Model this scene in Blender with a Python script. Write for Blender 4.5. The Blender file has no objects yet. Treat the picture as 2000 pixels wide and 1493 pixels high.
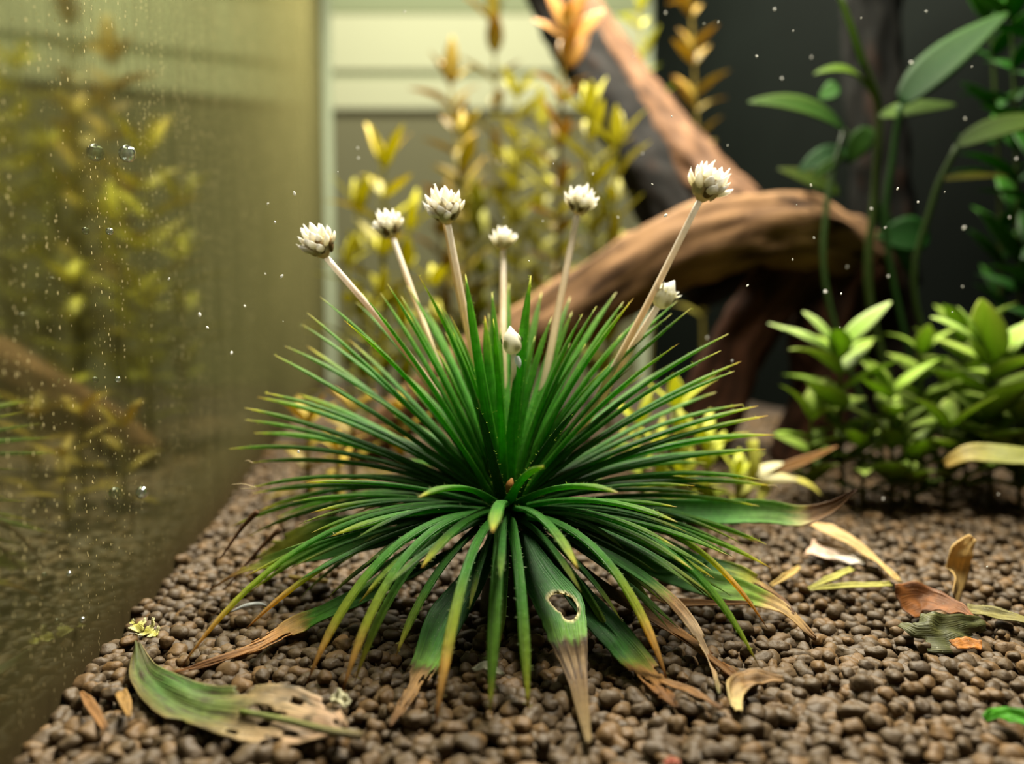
import bpy, math, random
import numpy as np
from mathutils import Vector, Matrix, noise

random.seed(7)
RNG = np.random.default_rng(7)
scene = bpy.context.scene
scene.unit_settings.system = 'METRIC'
scene.unit_settings.scale_length = 0.01          # one unit is one centimetre
COL = scene.collection

# ------------------------------------------------------------------ camera
F, CX, CY, HOR, CAMH = 1510.0, 1000.0, 746.5, 640.0, 3.3
PITCH = math.atan((CY - HOR) / F)
cam_d = bpy.data.cameras.new('camera')
cam = bpy.data.objects.new('camera', cam_d)
COL.objects.link(cam)
cam.location = (0, 0, CAMH)
cam.rotation_euler = (math.pi / 2 - PITCH, 0, 0)
cam_d.sensor_fit = 'HORIZONTAL'
cam_d.sensor_width = 36.0
cam_d.lens = 36.0 * F / 2000.0
cam_d.clip_start = 0.05
cam_d.clip_end = 1000
cam_d.dof.use_dof = True
cam_d.dof.focus_distance = 7.8
cam_d.dof.aperture_fstop = 0.0272 / (2 * 0.088)
scene.camera = cam

# ------------------------------------------------------------------ world, lights, exposure
world = bpy.data.worlds.new('world')
scene.world = world
world.use_nodes = True
world.node_tree.nodes['Background'].inputs[0].default_value = (1.0, 0.86, 0.66, 1)
world.node_tree.nodes['Background'].inputs[1].default_value = 0.12


def area_light(name, loc, rot, sx, sy, energy, color):
    d = bpy.data.lights.new(name, 'AREA')
    d.shape = 'RECTANGLE'
    d.size, d.size_y, d.energy, d.color = sx, sy, energy, color
    o = bpy.data.objects.new(name, d)
    COL.objects.link(o)
    o.location, o.rotation_euler = loc, rot
    return o


# the tank's LED bar above the water, an unseen lamp added to brighten the room wall behind
area_light('aquarium_lamp', (2.6, 22.5, 25.0), (0, math.radians(4), -math.atan(-0.178) * 1.0), 4.0, 34.0, 60000, (1.0, 0.93, 0.76))
area_light('room_fill_lamp', (-5, 58, 62), (math.radians(52), 0, 0), 60, 14, 46000, (1.0, 0.95, 0.84))
vs = scene.view_settings
vs.view_transform = 'Standard'
vs.look = 'None'
vs.exposure = -0.1
vs.gamma = 1.0
vs.use_curve_mapping = False
scene.cycles.caustics_reflective = False
scene.cycles.caustics_refractive = False
scene.cycles.transparent_max_bounces = 16
scene.cycles.sample_clamp_indirect = 4.0

# ------------------------------------------------------------------ helpers
SP, CP = math.sin(PITCH), math.cos(PITCH)
CAMP = Vector((0, 0, CAMH))


def ray(px, py):
    a, b = (px - CX) / F, (CY - py) / F
    return Vector((a, CP + b * SP, -SP + b * CP))


def P(px, py, Y):
    """the point seen at that place of the photograph, Y centimetres into the tank"""
    r = ray(px, py)
    return CAMP + r * (Y / r.y)


def G(px, py, z=0.0):
    r = ray(px, py)
    return CAMP + r * ((z - CAMH) / r.z)


def S(r, g=None, b=None):
    if g is None:
        r, g, b = r
    f = lambda v: (v / 255 / 12.92) if v / 255 <= 0.04045 else ((v / 255 + 0.055) / 1.055) ** 2.4
    return (f(r), f(g), f(b))


def mix(a, b, t):
    t = max(0.0, min(1.0, t))
    return tuple(x + (y - x) * t for x, y in zip(a, b))


def ramp(t, stops):
    for (t0, c0), (t1, c1) in zip(stops, stops[1:]):
        if t <= t1:
            return mix(c0, c1, (t - t0) / max(1e-6, t1 - t0))
    return stops[-1][1]


def lerp_list(t, vals):
    x = t * (len(vals) - 1)
    i = min(int(x), len(vals) - 2)
    return vals[i] + (vals[i + 1] - vals[i]) * (x - i)


def catmull(pts, n):
    pts = [Vector(p) for p in pts]
    q = [pts[0] * 2 - pts[1]] + pts + [pts[-1] * 2 - pts[-2]]
    out = []
    m = len(pts) - 1
    for k in range(n):
        x = k / (n - 1) * m
        i = min(int(x), m - 1)
        t = x - i
        a, b, c, d = q[i], q[i + 1], q[i + 2], q[i + 3]
        out.append(0.5 * ((2 * b) + (c - a) * t + (2 * a - 5 * b + 4 * c - d) * t * t + (3 * b - a - 3 * c + d) * t ** 3))
    return out


def bez(a, c, b, n):
    return [a * (1 - t) ** 2 + c * 2 * t * (1 - t) + b * t * t for t in (i / (n - 1) for i in range(n))]


def link_mesh(name, verts, faces, mat, parent=None, cols=None, uvs=None, smooth=True):
    me = bpy.data.meshes.new(name)
    me.from_pydata([tuple(v) for v in verts], [], faces)
    if smooth:
        me.polygons.foreach_set('use_smooth', [True] * len(me.polygons))
    if cols is not None:
        ca = me.color_attributes.new('Col', 'FLOAT_COLOR', 'POINT')
        ca.data.foreach_set('color', [x for c in cols for x in (c[0], c[1], c[2], 1.0)])
    if uvs is not None:
        a = me.attributes.new('lw', 'FLOAT_VECTOR', 'POINT')
        a.data.foreach_set('vector', [x for u in uvs for x in (u[0], u[1], 0.0)])
    if mat:
        me.materials.append(mat)
    me.update()
    o = bpy.data.objects.new(name, me)
    COL.objects.link(o)
    if parent is not None:
        o.parent = parent
        o.matrix_parent_inverse = Matrix.Translation(-parent.location)
    return o


def thing(name, label, cat, loc=(0, 0, 0), group=None):
    o = bpy.data.objects.new(name, None)
    o.empty_display_size = 0.2
    COL.objects.link(o)
    o.location = loc
    return tag(o, label, cat, group)


def tag(o, label=None, cat=None, group=None, kind=None):
    for k, v in (('label', label), ('category', cat), ('group', group), ('kind', kind)):
        if v:
            o[k] = v
    return o


def box(name, lo, hi, mat, parent=None):
    v = [(x, y, z) for x in (lo[0], hi[0]) for y in (lo[1], hi[1]) for z in (lo[2], hi[2])]
    f = [(0, 1, 3, 2), (4, 6, 7, 5), (0, 4, 5, 1), (2, 3, 7, 6), (0, 2, 6, 4), (1, 5, 7, 3)]
    return link_mesh(name, v, f, mat, parent, smooth=False)


# ------------------------------------------------------------------ materials
def new_mat(name):
    m = bpy.data.materials.new(name)
    m.use_nodes = True
    nt = m.node_tree
    nt.nodes.clear()
    out = nt.nodes.new('ShaderNodeOutputMaterial')
    return m, nt, out


def N(nt, t, **kw):
    n = nt.nodes.new(t)
    for k, v in kw.items():
        if k in n.inputs:
            n.inputs[k].default_value = v
        else:
            setattr(n, k, v)
    return n


def mathn(nt, op, a, b=None, clamp=False):
    n = nt.nodes.new('ShaderNodeMath')
    n.operation = op
    n.use_clamp = clamp
    for i, v in enumerate((a, b)):
        if v is None:
            continue
        if hasattr(v, 'is_output'):
            nt.links.new(v, n.inputs[i])
        else:
            n.inputs[i].default_value = v
    return n.outputs[0]


def leaf_material(name, rough=0.45, trans=0.3, stripes=22, spec=0.4, bump=0.25, grain=0.35, glow=(1, 1, 1), gain=0.8):
    m, nt, out = new_mat(name)
    L = nt.links.new
    col = N(nt, 'ShaderNodeAttribute', attribute_name='Col')
    lw = N(nt, 'ShaderNodeAttribute', attribute_name='lw')
    mp = N(nt, 'ShaderNodeMapping')
    mp.inputs['Scale'].default_value = (3.0, stripes, 1)
    L(lw.outputs['Vector'], mp.inputs[0])
    no = N(nt, 'ShaderNodeTexNoise', Scale=1.0, Detail=3.0)
    L(mp.outputs[0], no.inputs['Vector'])
    tc = N(nt, 'ShaderNodeTexCoord')
    n2 = N(nt, 'ShaderNodeTexNoise', Scale=14.0, Detail=4.0)
    L(tc.outputs['Object'], n2.inputs['Vector'])
    f = mathn(nt, 'ADD', mathn(nt, 'MULTIPLY', no.outputs[0], 1.1), mathn(nt, 'MULTIPLY', n2.outputs[0], 0.5))
    f = mathn(nt, 'ADD', mathn(nt, 'MULTIPLY', mathn(nt, 'SUBTRACT', f, 0.8), grain * 2.6 * gain), gain)
    mul = N(nt, 'ShaderNodeVectorMath', operation='SCALE')
    L(col.outputs['Color'], mul.inputs[0])
    L(f, mul.inputs['Scale'])
    # tiny pale specks of dust on the blade
    vo = N(nt, 'ShaderNodeTexVoronoi', Scale=34.0)
    L(tc.outputs['Object'], vo.inputs['Vector'])
    sp = mathn(nt, 'LESS_THAN', vo.outputs['Distance'], 0.115)
    rnd = N(nt, 'ShaderNodeSeparateColor')
    L(vo.outputs['Color'], rnd.inputs[0])
    sp = mathn(nt, 'MULTIPLY', sp, mathn(nt, 'GREATER_THAN', rnd.outputs[0], 0.62))
    sp = mathn(nt, 'MULTIPLY', sp, 0.55)
    mx = N(nt, 'ShaderNodeMix', data_type='RGBA')
    L(sp, mx.inputs[0])
    L(mul.outputs[0], mx.inputs[6])
    mx.inputs[7].default_value = (0.55, 0.6, 0.4, 1)
    bs = N(nt, 'ShaderNodeBsdfPrincipled', Roughness=rough)
    bs.inputs['Specular IOR Level'].default_value = spec
    L(mx.outputs[2], bs.inputs['Base Color'])
    bp = N(nt, 'ShaderNodeBump', Strength=bump, Distance=0.02)
    L(f, bp.inputs['Height'])
    L(bp.outputs[0], bs.inputs['Normal'])
    tint = N(nt, 'ShaderNodeVectorMath', operation='MULTIPLY')
    L(mx.outputs[2], tint.inputs[0])
    tint.inputs[1].default_value = glow
    tr = N(nt, 'ShaderNodeBsdfTranslucent')
    L(tint.outputs[0], tr.inputs[0])
    ms = N(nt, 'ShaderNodeMixShader')
    ms.inputs[0].default_value = trans
    L(bs.outputs[0], ms.inputs[1])
    L(tr.outputs[0], ms.inputs[2])
    L(ms.outputs[0], out.inputs[0])
    return m


def plain_material(name, color, rough=0.6, trans=0.0, spec=0.3, noise_amt=0.3, noise_scale=3.0, bump=0.0):
    m, nt, out = new_mat(name)
    L = nt.links.new
    tc = N(nt, 'ShaderNodeTexCoord')
    no = N(nt, 'ShaderNodeTexNoise', Scale=noise_scale, Detail=5.0)
    L(tc.outputs['Object'], no.inputs['Vector'])
    f = mathn(nt, 'ADD', mathn(nt, 'MULTIPLY', mathn(nt, 'SUBTRACT', no.outputs[0], 0.5), noise_amt * 2), 1.0)
    c = N(nt, 'ShaderNodeVectorMath', operation='SCALE')
    c.inputs[0].default_value = color
    L(f, c.inputs['Scale'])
    bs = N(nt, 'ShaderNodeBsdfPrincipled', Roughness=rough)
    bs.inputs['Specular IOR Level'].default_value = spec
    L(c.outputs[0], bs.inputs['Base Color'])
    sh = bs.outputs[0]
    if bump:
        bp = N(nt, 'ShaderNodeBump', Strength=bump, Distance=0.05)
        L(no.outputs[0], bp.inputs['Height'])
        L(bp.outputs[0], bs.inputs['Normal'])
    if trans:
        tr = N(nt, 'ShaderNodeBsdfTranslucent')
        L(c.outputs[0], tr.inputs[0])
        ms = N(nt, 'ShaderNodeMixShader')
        ms.inputs[0].default_value = trans
        L(sh, ms.inputs[1])
        L(tr.outputs[0], ms.inputs[2])
        sh = ms.outputs[0]
    L(sh, out.inputs[0])
    return m


def pellet_material(name, per_island):
    m, nt, out = new_mat(name)
    L = nt.links.new
    geo = N(nt, 'ShaderNodeNewGeometry')
    if per_island:
        rnd = geo.outputs['Random Per Island']
    else:
        oi = N(nt, 'ShaderNodeObjectInfo')
        rnd = oi.outputs['Random']
    no = N(nt, 'ShaderNodeTexNoise', Scale=9.0, Detail=5.0, Roughness=0.6)
    L(geo.outputs['Position'], no.inputs['Vector'])
    cr = N(nt, 'ShaderNodeValToRGB')
    e = cr.color_ramp.elements
    e[0].position, e[0].color = 0.0, (*S(64, 50, 32), 1)
    e[1].position, e[1].color = 1.0, (*S(87, 68, 41), 1)
    k = e.new(0.55)
    k.color = (*S(73, 58, 37), 1)
    k = e.new(0.93)
    k.color = (*S(92, 68, 36), 1)
    L(rnd, cr.inputs[0])
    f = mathn(nt, 'ADD', mathn(nt, 'MULTIPLY', no.outputs[0], 0.56), 0.54)
    c = N(nt, 'ShaderNodeVectorMath', operation='SCALE')
    L(cr.outputs[0], c.inputs[0])
    L(f, c.inputs['Scale'])
    bs = N(nt, 'ShaderNodeBsdfPrincipled', Roughness=0.62)
    bs.inputs['Specular IOR Level'].default_value = 0.3
    L(c.outputs[0], bs.inputs['Base Color'])
    n2 = N(nt, 'ShaderNodeTexNoise', Scale=26.0, Detail=3.0)
    L(geo.outputs['Position'], n2.inputs['Vector'])
    bp = N(nt, 'ShaderNodeBump', Strength=0.35, Distance=0.02)
    L(n2.outputs[0], bp.inputs['Height'])
    L(bp.outputs[0], bs.inputs['Normal'])
    L(bs.outputs[0], out.inputs[0])
    return m


def film_material():
    """algae film and dust on the inside of the side pane"""
    m, nt, out = new_mat('algae_film')
    L = nt.links.new
    geo = N(nt, 'ShaderNodeNewGeometry')
    sep = N(nt, 'ShaderNodeSeparateXYZ')
    L(geo.outputs['Position'], sep.inputs[0])
    mp = N(nt, 'ShaderNodeMapping')
    mp.inputs['Scale'].default_value = (1.0, 2.2, 0.35)
    L(geo.outputs['Position'], mp.inputs[0])
    n1 = N(nt, 'ShaderNodeTexNoise', Scale=1.2, Detail=5.0, Roughness=0.6)
    L(mp.outputs[0], n1.inputs['Vector'])
    n2 = N(nt, 'ShaderNodeTexNoise', Scale=0.5, Detail=2.0)
    L(geo.outputs['Position'], n2.inputs['Vector'])
    gr = N(nt, 'ShaderNodeMapRange')
    gr.inputs['From Min'].default_value = 8.5
    gr.inputs['From Max'].default_value = 34.0
    gr.inputs['To Min'].default_value = 0.18
    gr.inputs['To Max'].default_value = 0.82
    L(sep.outputs[1], gr.inputs['Value'])
    a = mathn(nt, 'ADD', gr.outputs[0], mathn(nt, 'MULTIPLY', mathn(nt, 'SUBTRACT', n1.outputs[0], 0.5), 0.5))
    a = mathn(nt, 'ADD', a, mathn(nt, 'MULTIPLY', mathn(nt, 'SUBTRACT', n2.outputs[0], 0.5), 0.2), clamp=True)
    low = N(nt, 'ShaderNodeMapRange')        # dirt gathers just above the soil
    low.inputs['From Min'].default_value = 0.1
    low.inputs['From Max'].default_value = 1.3
    low.inputs['To Min'].default_value = 0.62
    low.inputs['To Max'].default_value = 0.0
    L(sep.outputs[2], low.inputs['Value'])
    a = mathn(nt, 'ADD', a, low.outputs[0], clamp=True)
    # bright specks
    mp2 = N(nt, 'ShaderNodeMapping')
    mp2.inputs['Scale'].default_value = (1.0, 1.0, 0.6)
    L(geo.outputs['Position'], mp2.inputs[0])
    vo = N(nt, 'ShaderNodeTexVoronoi', Scale=26.0)
    L(mp2.outputs[0], vo.inputs['Vector'])
    sc = N(nt, 'ShaderNodeSeparateColor')
    L(vo.outputs['Color'], sc.inputs[0])
    sp = mathn(nt, 'LESS_THAN', vo.outputs['Distance'], mathn(nt, 'MULTIPLY', mathn(nt, 'POWER', sc.outputs[0], 3.0), 0.30))
    sp = mathn(nt, 'MULTIPLY', sp, mathn(nt, 'GREATER_THAN', n1.outputs[0], 0.47))
    al = mathn(nt, 'MAXIMUM', a, mathn(nt, 'MULTIPLY', sp, 0.75))
    cm = N(nt, 'ShaderNodeMix', data_type='RGBA')
    L(sp, cm.inputs[0])
    cm.inputs[6].default_value = (*S(90, 87, 55), 1)
    cm.inputs[7].default_value = (*S(205, 190, 140), 1)
    cl = N(nt, 'ShaderNodeMix', data_type='RGBA')
    L(mathn(nt, 'MULTIPLY', low.outputs[0], 1.3, clamp=True), cl.inputs[0])
    L(cm.outputs[2], cl.inputs[6])
    cl.inputs[7].default_value = (*S(60, 48, 32), 1)
    df = N(nt, 'ShaderNodeBsdfDiffuse')
    tl = N(nt, 'ShaderNodeBsdfTranslucent')
    L(cl.outputs[2], df.inputs[0])
    L(cl.outputs[2], tl.inputs[0])
    m1 = N(nt, 'ShaderNodeMixShader')
    m1.inputs[0].default_value = 0.3
    L(df.outputs[0], m1.inputs[1])
    L(tl.outputs[0], m1.inputs[2])
    tp = N(nt, 'ShaderNodeBsdfTransparent')
    m2 = N(nt, 'ShaderNodeMixShader')
    L(al, m2.inputs[0])
    L(tp.outputs[0], m2.inputs[1])
    L(m1.outputs[0], m2.inputs[2])
    L(m2.outputs[0], out.inputs[0])
    return m


def mirror_material():
    m, nt, out = new_mat('glass_outer_face')
    g = N(nt, 'ShaderNodeBsdfAnisotropic')
    g.inputs['Color'].default_value = (0.54, 0.57, 0.41, 1)
    g.inputs['Roughness'].default_value = 0.06
    nt.links.new(g.outputs[0], out.inputs[0])
    return m


def pane_material():
    m, nt, out = new_mat('clear_pane')
    tp = N(nt, 'ShaderNodeBsdfTransparent')
    tp.inputs[0].default_value = (0.86, 0.90, 0.80, 1)
    nt.links.new(tp.outputs[0], out.inputs[0])
    return m


def bubble_material():
    m, nt, out = new_mat('air_bubble')
    bs = N(nt, 'ShaderNodeBsdfGlass', Roughness=0.02, IOR=0.8)
    bs.inputs['Color'].default_value = (0.9, 0.95, 0.95, 1)
    gl = N(nt, 'ShaderNodeBsdfAnisotropic')
    gl.inputs['Roughness'].default_value = 0.12
    gl.inputs['Color'].default_value = (0.9, 0.95, 1, 1)
    ms = N(nt, 'ShaderNodeMixShader')
    ms.inputs[0].default_value = 0.4
    nt.links.new(bs.outputs[0], ms.inputs[1])
    nt.links.new(gl.outputs[0], ms.inputs[2])
    nt.links.new(ms.outputs[0], out.inputs[0])
    return m


def wood_material():
    m, nt, out = new_mat('driftwood')
    L = nt.links.new
    col = N(nt, 'ShaderNodeAttribute', attribute_name='Col')
    lw = N(nt, 'ShaderNodeAttribute', attribute_name='lw')
    mp = N(nt, 'ShaderNodeMapping')
    mp.inputs['Scale'].default_value = (3.0, 16.0, 1)
    L(lw.outputs['Vector'], mp.inputs[0])
    no = N(nt, 'ShaderNodeTexNoise', Scale=1.0, Detail=5.0)
    L(mp.outputs[0], no.inputs['Vector'])
    f = mathn(nt, 'ADD', mathn(nt, 'MULTIPLY', no.outputs[0], 1.1), 0.26)
    c = N(nt, 'ShaderNodeVectorMath', operation='SCALE')
    L(col.outputs['Color'], c.inputs[0])
    L(f, c.inputs['Scale'])
    bs = N(nt, 'ShaderNodeBsdfPrincipled', Roughness=0.8)
    bs.inputs['Specular IOR Level'].default_value = 0.05
    L(c.outputs[0], bs.inputs['Base Color'])
    bp = N(nt, 'ShaderNodeBump', Strength=0.6, Distance=0.1)
    L(no.outputs[0], bp.inputs['Height'])
    L(bp.outputs[0], bs.inputs['Normal'])
    L(bs.outputs[0], out.inputs[0])
    return m


M_NEEDLE = leaf_material('needle_leaf', rough=0.5, trans=0.46, stripes=9, spec=0.3, bump=0.6, grain=0.7, glow=(1.8, 1.9, 0.55), gain=1.0)
M_BROAD = leaf_material('broad_leaf', rough=0.5, trans=0.4, stripes=14, spec=0.3, bump=0.5, grain=0.6, glow=(1.3, 1.4, 0.7))
M_PLANT = leaf_material('stem_plant_leaf', rough=0.5, trans=0.45, stripes=5, spec=0.14, bump=0.15, grain=0.2)
M_BIG = leaf_material('large_oval_leaf', rough=0.65, trans=0.4, stripes=5, spec=0.06, bump=0.15, grain=0.2)
M_DEAD = leaf_material('dead_leaf', rough=0.55, trans=0.25, stripes=14, spec=0.35, bump=0.5, grain=0.7)
M_FLOWER = leaf_material('flower_scale', rough=0.6, trans=0.5, stripes=6, spec=0.3, bump=0.2, grain=0.1, gain=1.0)
M_STALK = leaf_material('flower_stalk', rough=0.45, trans=0.35, gain=1.0, stripes=6, spec=0.45, bump=0.25, grain=0.25)
M_PELLET = pellet_material('soil_pellet', False)
M_PELLETS = pellet_material('soil_pellets', True)
M_WOOD = wood_material()
M_FILM = film_material()
M_MIRROR = mirror_material()
M_PANE = pane_material()
M_BUBBLE = bubble_material()
M_SOIL = plain_material('soil_bed', S(42, 32, 22), 0.9, noise_amt=0.6, noise_scale=4.0, bump=0.6)
M_SEAM = plain_material('glass_edge', S(172, 182, 156), 0.35, trans=0.55, noise_amt=0.08)
M_BLACK = plain_material('dark_backing', S(6, 9, 7), 0.8, spec=0.02, noise_amt=0.3, noise_scale=0.3)
M_ROOM = plain_material('taupe_wall', S(150, 142, 118), 0.8, noise_amt=0.06, noise_scale=0.05)
M_BOARD = plain_material('cream_board', S(244, 238, 212), 0.6, noise_amt=0.05, noise_scale=0.05)
M_GREYBOARD = plain_material('greygreen_board', S(176, 180, 150), 0.6, noise_amt=0.05, noise_scale=0.05)
M_MOTE = plain_material('white_mote', S(245, 245, 240), 0.5, trans=0.3, noise_amt=0.1)

# ------------------------------------------------------------------ the tank and the room behind
WA, WB = -2.78, -0.178                 # inner face of the side pane: x = WA + WB*y
WDIR = Vector((WB, 1, 0)).normalized()
WNRM = Vector((-1, WB, 0)).normalized()  # out of the tank


def wall_x(y):
    return WA + WB * y


YB = 46.0
GT = 0.05
TOP = 36.0


def pane(name, y0, y1, off, mat, th):
    a, b = Vector((wall_x(y0), y0, 0)) + WNRM * off, Vector((wall_x(y1), y1, 0)) + WNRM * off
    v = []
    for p in (a, a + WNRM * th, b + WNRM * th, b):
        v += [(p.x, p.y, -1.0), (p.x, p.y, TOP)]
    f = [(0, 1, 3, 2), (2, 3, 5, 4), (4, 5, 7, 6), (6, 7, 1, 0)]
    return link_mesh(name, v, f, mat, smooth=False)


wall_left = tag(pane('wall_left', 3.6, YB, GT, M_MIRROR, 0.02), 'side glass pane of the tank, mirroring the plants', kind='structure')
v0, v1 = Vector((wall_x(3.6), 3.6, 0)), Vector((wall_x(YB), YB, 0))
link_mesh('algae_film', [(v0.x, v0.y, -1), (v1.x, v1.y, -1), (v1.x, v1.y, TOP), (v0.x, v0.y, TOP)], [(0, 1, 2, 3)], M_FILM, wall_left, smooth=False)

xr = (1262 - CX) / F * YB
pane_b = box('wall_back', (wall_x(YB), YB, -1), (xr, YB + 0.3, TOP), M_PANE)
tag(pane_b, 'clear end pane of the tank with the room behind', kind='structure')
# the right pane, covered with a dark backing: runs parallel to the left one
RA = xr - WB * YB
v = []
for y in (3.0, YB):
    x = RA + WB * y
    v += [(x, y, -1), (x, y, TOP), (x + 0.3, y, -1), (x + 0.3, y, TOP)]
wall_right = link_mesh('wall_right', v, [(0, 1, 5, 4), (2, 6, 7, 3), (1, 3, 7, 5), (0, 4, 6, 2), (0, 2, 3, 1), (4, 5, 7, 6)], M_BLACK, smooth=False)
tag(wall_right, 'dark backed right side of the tank', kind='structure')


def seam(name, px0, px1, y, label):
    x0, x1 = (px0 - CX) / F * y, (px1 - CX) / F * y
    o = box(name, (x0, y - 0.35, -0.5), (x1, y, TOP), M_SEAM)
    return tag(o, label, kind='structure')


seam('trim_1', 622, 657, YB - 0.1, 'pale green glass edge at the far corner beside the algae film')
seam('trim_2', 1246, 1282, YB - 0.1, 'grey green glass edge at the far corner behind the branch')

# room behind: taupe wall, cream boards of a shelf in front of it
YR = 105.0


def rz(py, y):
    return P(1000, py, y).z


room = box('wall_far', (-160, YR, -60), (160, YR + 2, 110), M_ROOM)
tag(room, 'taupe wall of the room behind the tank', kind='structure')
sh = thing('shelf', 'pale cream horizontal boards in the room behind the tank', 'shelf', (-20, YR - 6, rz(218, YR)))
box('board', (-150, YR - 1.2, rz(212, YR - 1.2)), (150, YR - 0.05, rz(152, YR - 1.2)), M_BOARD, sh)
box('board', (-150, YR - 1.6, rz(136, YR - 1.6)), (150, YR - 0.05, rz(28, YR - 1.6)), M_BOARD, sh)
box('board', (-150, YR - 1.0, rz(152, YR - 1.0)), (150, YR - 0.05, rz(136, YR - 1.0)), M_GREYBOARD, sh)
box('board', (-150, YR - 1.0, rz(24, YR - 1.0)), (150, YR - 0.05, rz(-220, YR - 1.0)), M_GREYBOARD, sh)

# ------------------------------------------------------------------ substrate
def ground_h(x, y):
    return 0.07 * noise.noise(Vector((x * 0.45, y * 0.45, 3.1))) + 0.03 * noise.noise(Vector((x * 1.3, y * 1.3, 9.0)))


gx, gy = 44, 60
vv, ff = [], []
for j in range(gy):
    y = 3.0 + (YB - 3.0) * (j / (gy - 1)) ** 1.5
    for i in range(gx):
        x0, x1 = wall_x(y), RA + WB * y
        x = x0 + (x1 - x0) * i / (gx - 1)
        far = max(0.0, min(1.0, (y - 27) / 2))
        vv.append((x, y, -0.10 + far * 0.14 + ground_h(x, y)))
for j in range(gy - 1):
    for i in range(gx - 1):
        a = j * gx + i
        ff.append((a, a + 1, a + gx + 1, a + gx))
floor = tag(link_mesh('floor', vv, ff, M_SOIL), 'brown granular planting soil covering the tank bottom', kind='structure')


def ico(sub):
    import bmesh
    bm = bmesh.new()
    bmesh.ops.create_icosphere(bm, subdivisions=sub, radius=1.0)
    v = np.array([tuple(x.co) for x in bm.verts])
    f = np.array([[q.index for q in t.verts] for t in bm.faces])
    bm.free()
    return v, f


def lump(base, k):
    """a rounded, uneven pellet, sometimes two grown together"""
    r = random.Random(k * 31 + 5)
    off = Vector((r.uniform(0, 50), r.uniform(0, 50), r.uniform(0, 50)))
    el = r.choice([0.0, 0.0, 0.15, 0.25, 0.45])
    out = []
    for p in base:
        q = Vector(p)
        s = 1 + 0.34 * noise.noise(q * 1.05 + off) + 0.10 * noise.noise(q * 2.6 + off)
        q = q * s
        q.x *= 1 + el
        q.z *= 0.88
        if el > 0.4:
            w = 1 - 0.24 * math.exp(-(q.x / 0.33) ** 2)
            q.y *= w
            q.z *= w
        out.append(q[:])
    return np.array(out)


V3, F3 = ico(3)
V2, F2 = ico(2)
NL = 10
LUMP3 = [lump(V3, k) for k in range(NL)]
LUMP2 = [lump(V2, k) for k in range(NL)]

cand = []
sp = 0.140
row = 0
y = 4.9
PLANT_X, PLANT_Y = P(985, 985, 8.9).x, 8.9
while y < 28:
    sp = 0.14 if y < 18.5 else 0.25
    x = wall_x(y) + 0.07
    xmax = min(0.72 * y + 1.6, RA + WB * y - 0.1)
    x += (row % 2) * sp * 0.5
    while x < xmax:
        for lay in (0, 1, 2):
            if lay == 0 and (y > 11.5 or RNG.random() < 0.1):
                continue
            if lay == 2 and RNG.random() > 0.17:
                continue
            if lay == 1 and RNG.random() < 0.10:
                continue
            jx, jy = RNG.uniform(-0.05, 0.05, 2)
            zz = (-0.10, 0.0, 0.085)[lay] + RNG.uniform(-0.026, 0.026)
            X, Yy = x + jx, y + jy
            if X < wall_x(Yy) + 0.06:
                X = wall_x(Yy) + 0.06
            rad = float(np.clip(RNG.normal(0.075, 0.0145), 0.046, 0.112)) * (1.0 if lay < 2 else 0.95) * (1.0 if y < 18.5 else 1.75)
            cand.append((lay, X, Yy, zz + ground_h(X, Yy), rad, int(RNG.integers(NL)), RNG.uniform(0, 6.28), RNG.uniform(-0.5, 0.5)))
        x += sp
    y += sp * 0.87
    row += 1


def in_frame(X, Y, Z):
    d = Vector((X, Y, Z)) - CAMP
    dep = d.y * CP - d.z * SP
    px = CX + F * d.x / dep
    py = CY - F * (d.y * SP + d.z * CP) / dep
    return 8 < px < 1992 and 8 < py < 1488


singles = sorted((i for i, c in enumerate(cand) if c[0] >= 1 and in_frame(c[1], c[2], c[3])), key=lambda i: cand[i][2] - (0.6 if cand[i][0] == 2 else 0))[:300]
single_set = set(singles)
lump_me = []
for k in range(NL):
    me = bpy.data.meshes.new('soil_pellet')
    me.from_pydata([tuple(p) for p in LUMP3[k]], [], [tuple(int(q) for q in f) for f in F3])
    me.polygons.foreach_set('use_smooth', [True] * len(me.polygons))
    me.materials.append(M_PELLET)
    lump_me.append(me)
for i in singles:
    lay, X, Y, Z, rad, k, rzv, tilt = cand[i]
    o = bpy.data.objects.new('soil_pellet', lump_me[k])
    COL.objects.link(o)
    o.parent = floor
    o.location = (X, Y, Z)
    o.rotation_euler = (tilt, tilt * 0.7, rzv)
    o.scale = (rad,) * 3
VA, FA, nv = [], [], 0
for i, (lay, X, Y, Z, rad, k, a, tilt) in enumerate(cand):
    if i in single_set:
        continue
    hi = lay >= 1 and Y < 7.8
    vb, fb = (LUMP3[k], F3) if hi else (LUMP2[k], F2)
    ca, sa, ct, st = math.cos(a), math.sin(a), math.cos(tilt), math.sin(tilt)
    R = np.array([[ca, -sa, 0], [sa, ca, 0], [0, 0, 1]]) @ np.array([[1, 0, 0], [0, ct, -st], [0, st, ct]])
    VA.append(vb @ R.T * rad + np.array([X, Y, Z]))
    FA.append(fb + nv)
    nv += len(vb)
VA, FA = np.concatenate(VA), np.concatenate(FA)
me = bpy.data.meshes.new('soil_pellets')
me.vertices.add(len(VA))
me.vertices.foreach_set('co', VA.astype(np.float32).ravel())
me.loops.add(len(FA) * 3)
me.loops.foreach_set('vertex_index', FA.astype(np.int32).ravel())
me.polygons.add(len(FA))
me.polygons.foreach_set('loop_start', np.arange(0, len(FA) * 3, 3, dtype=np.int32))
me.polygons.foreach_set('use_smooth', np.ones(len(FA), dtype=bool))
me.update(calc_edges=True)
me.materials.append(M_PELLETS)
o = bpy.data.objects.new('soil_pellets', me)
COL.objects.link(o)
o.parent = floor
o['kind'] = 'stuff'

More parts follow.
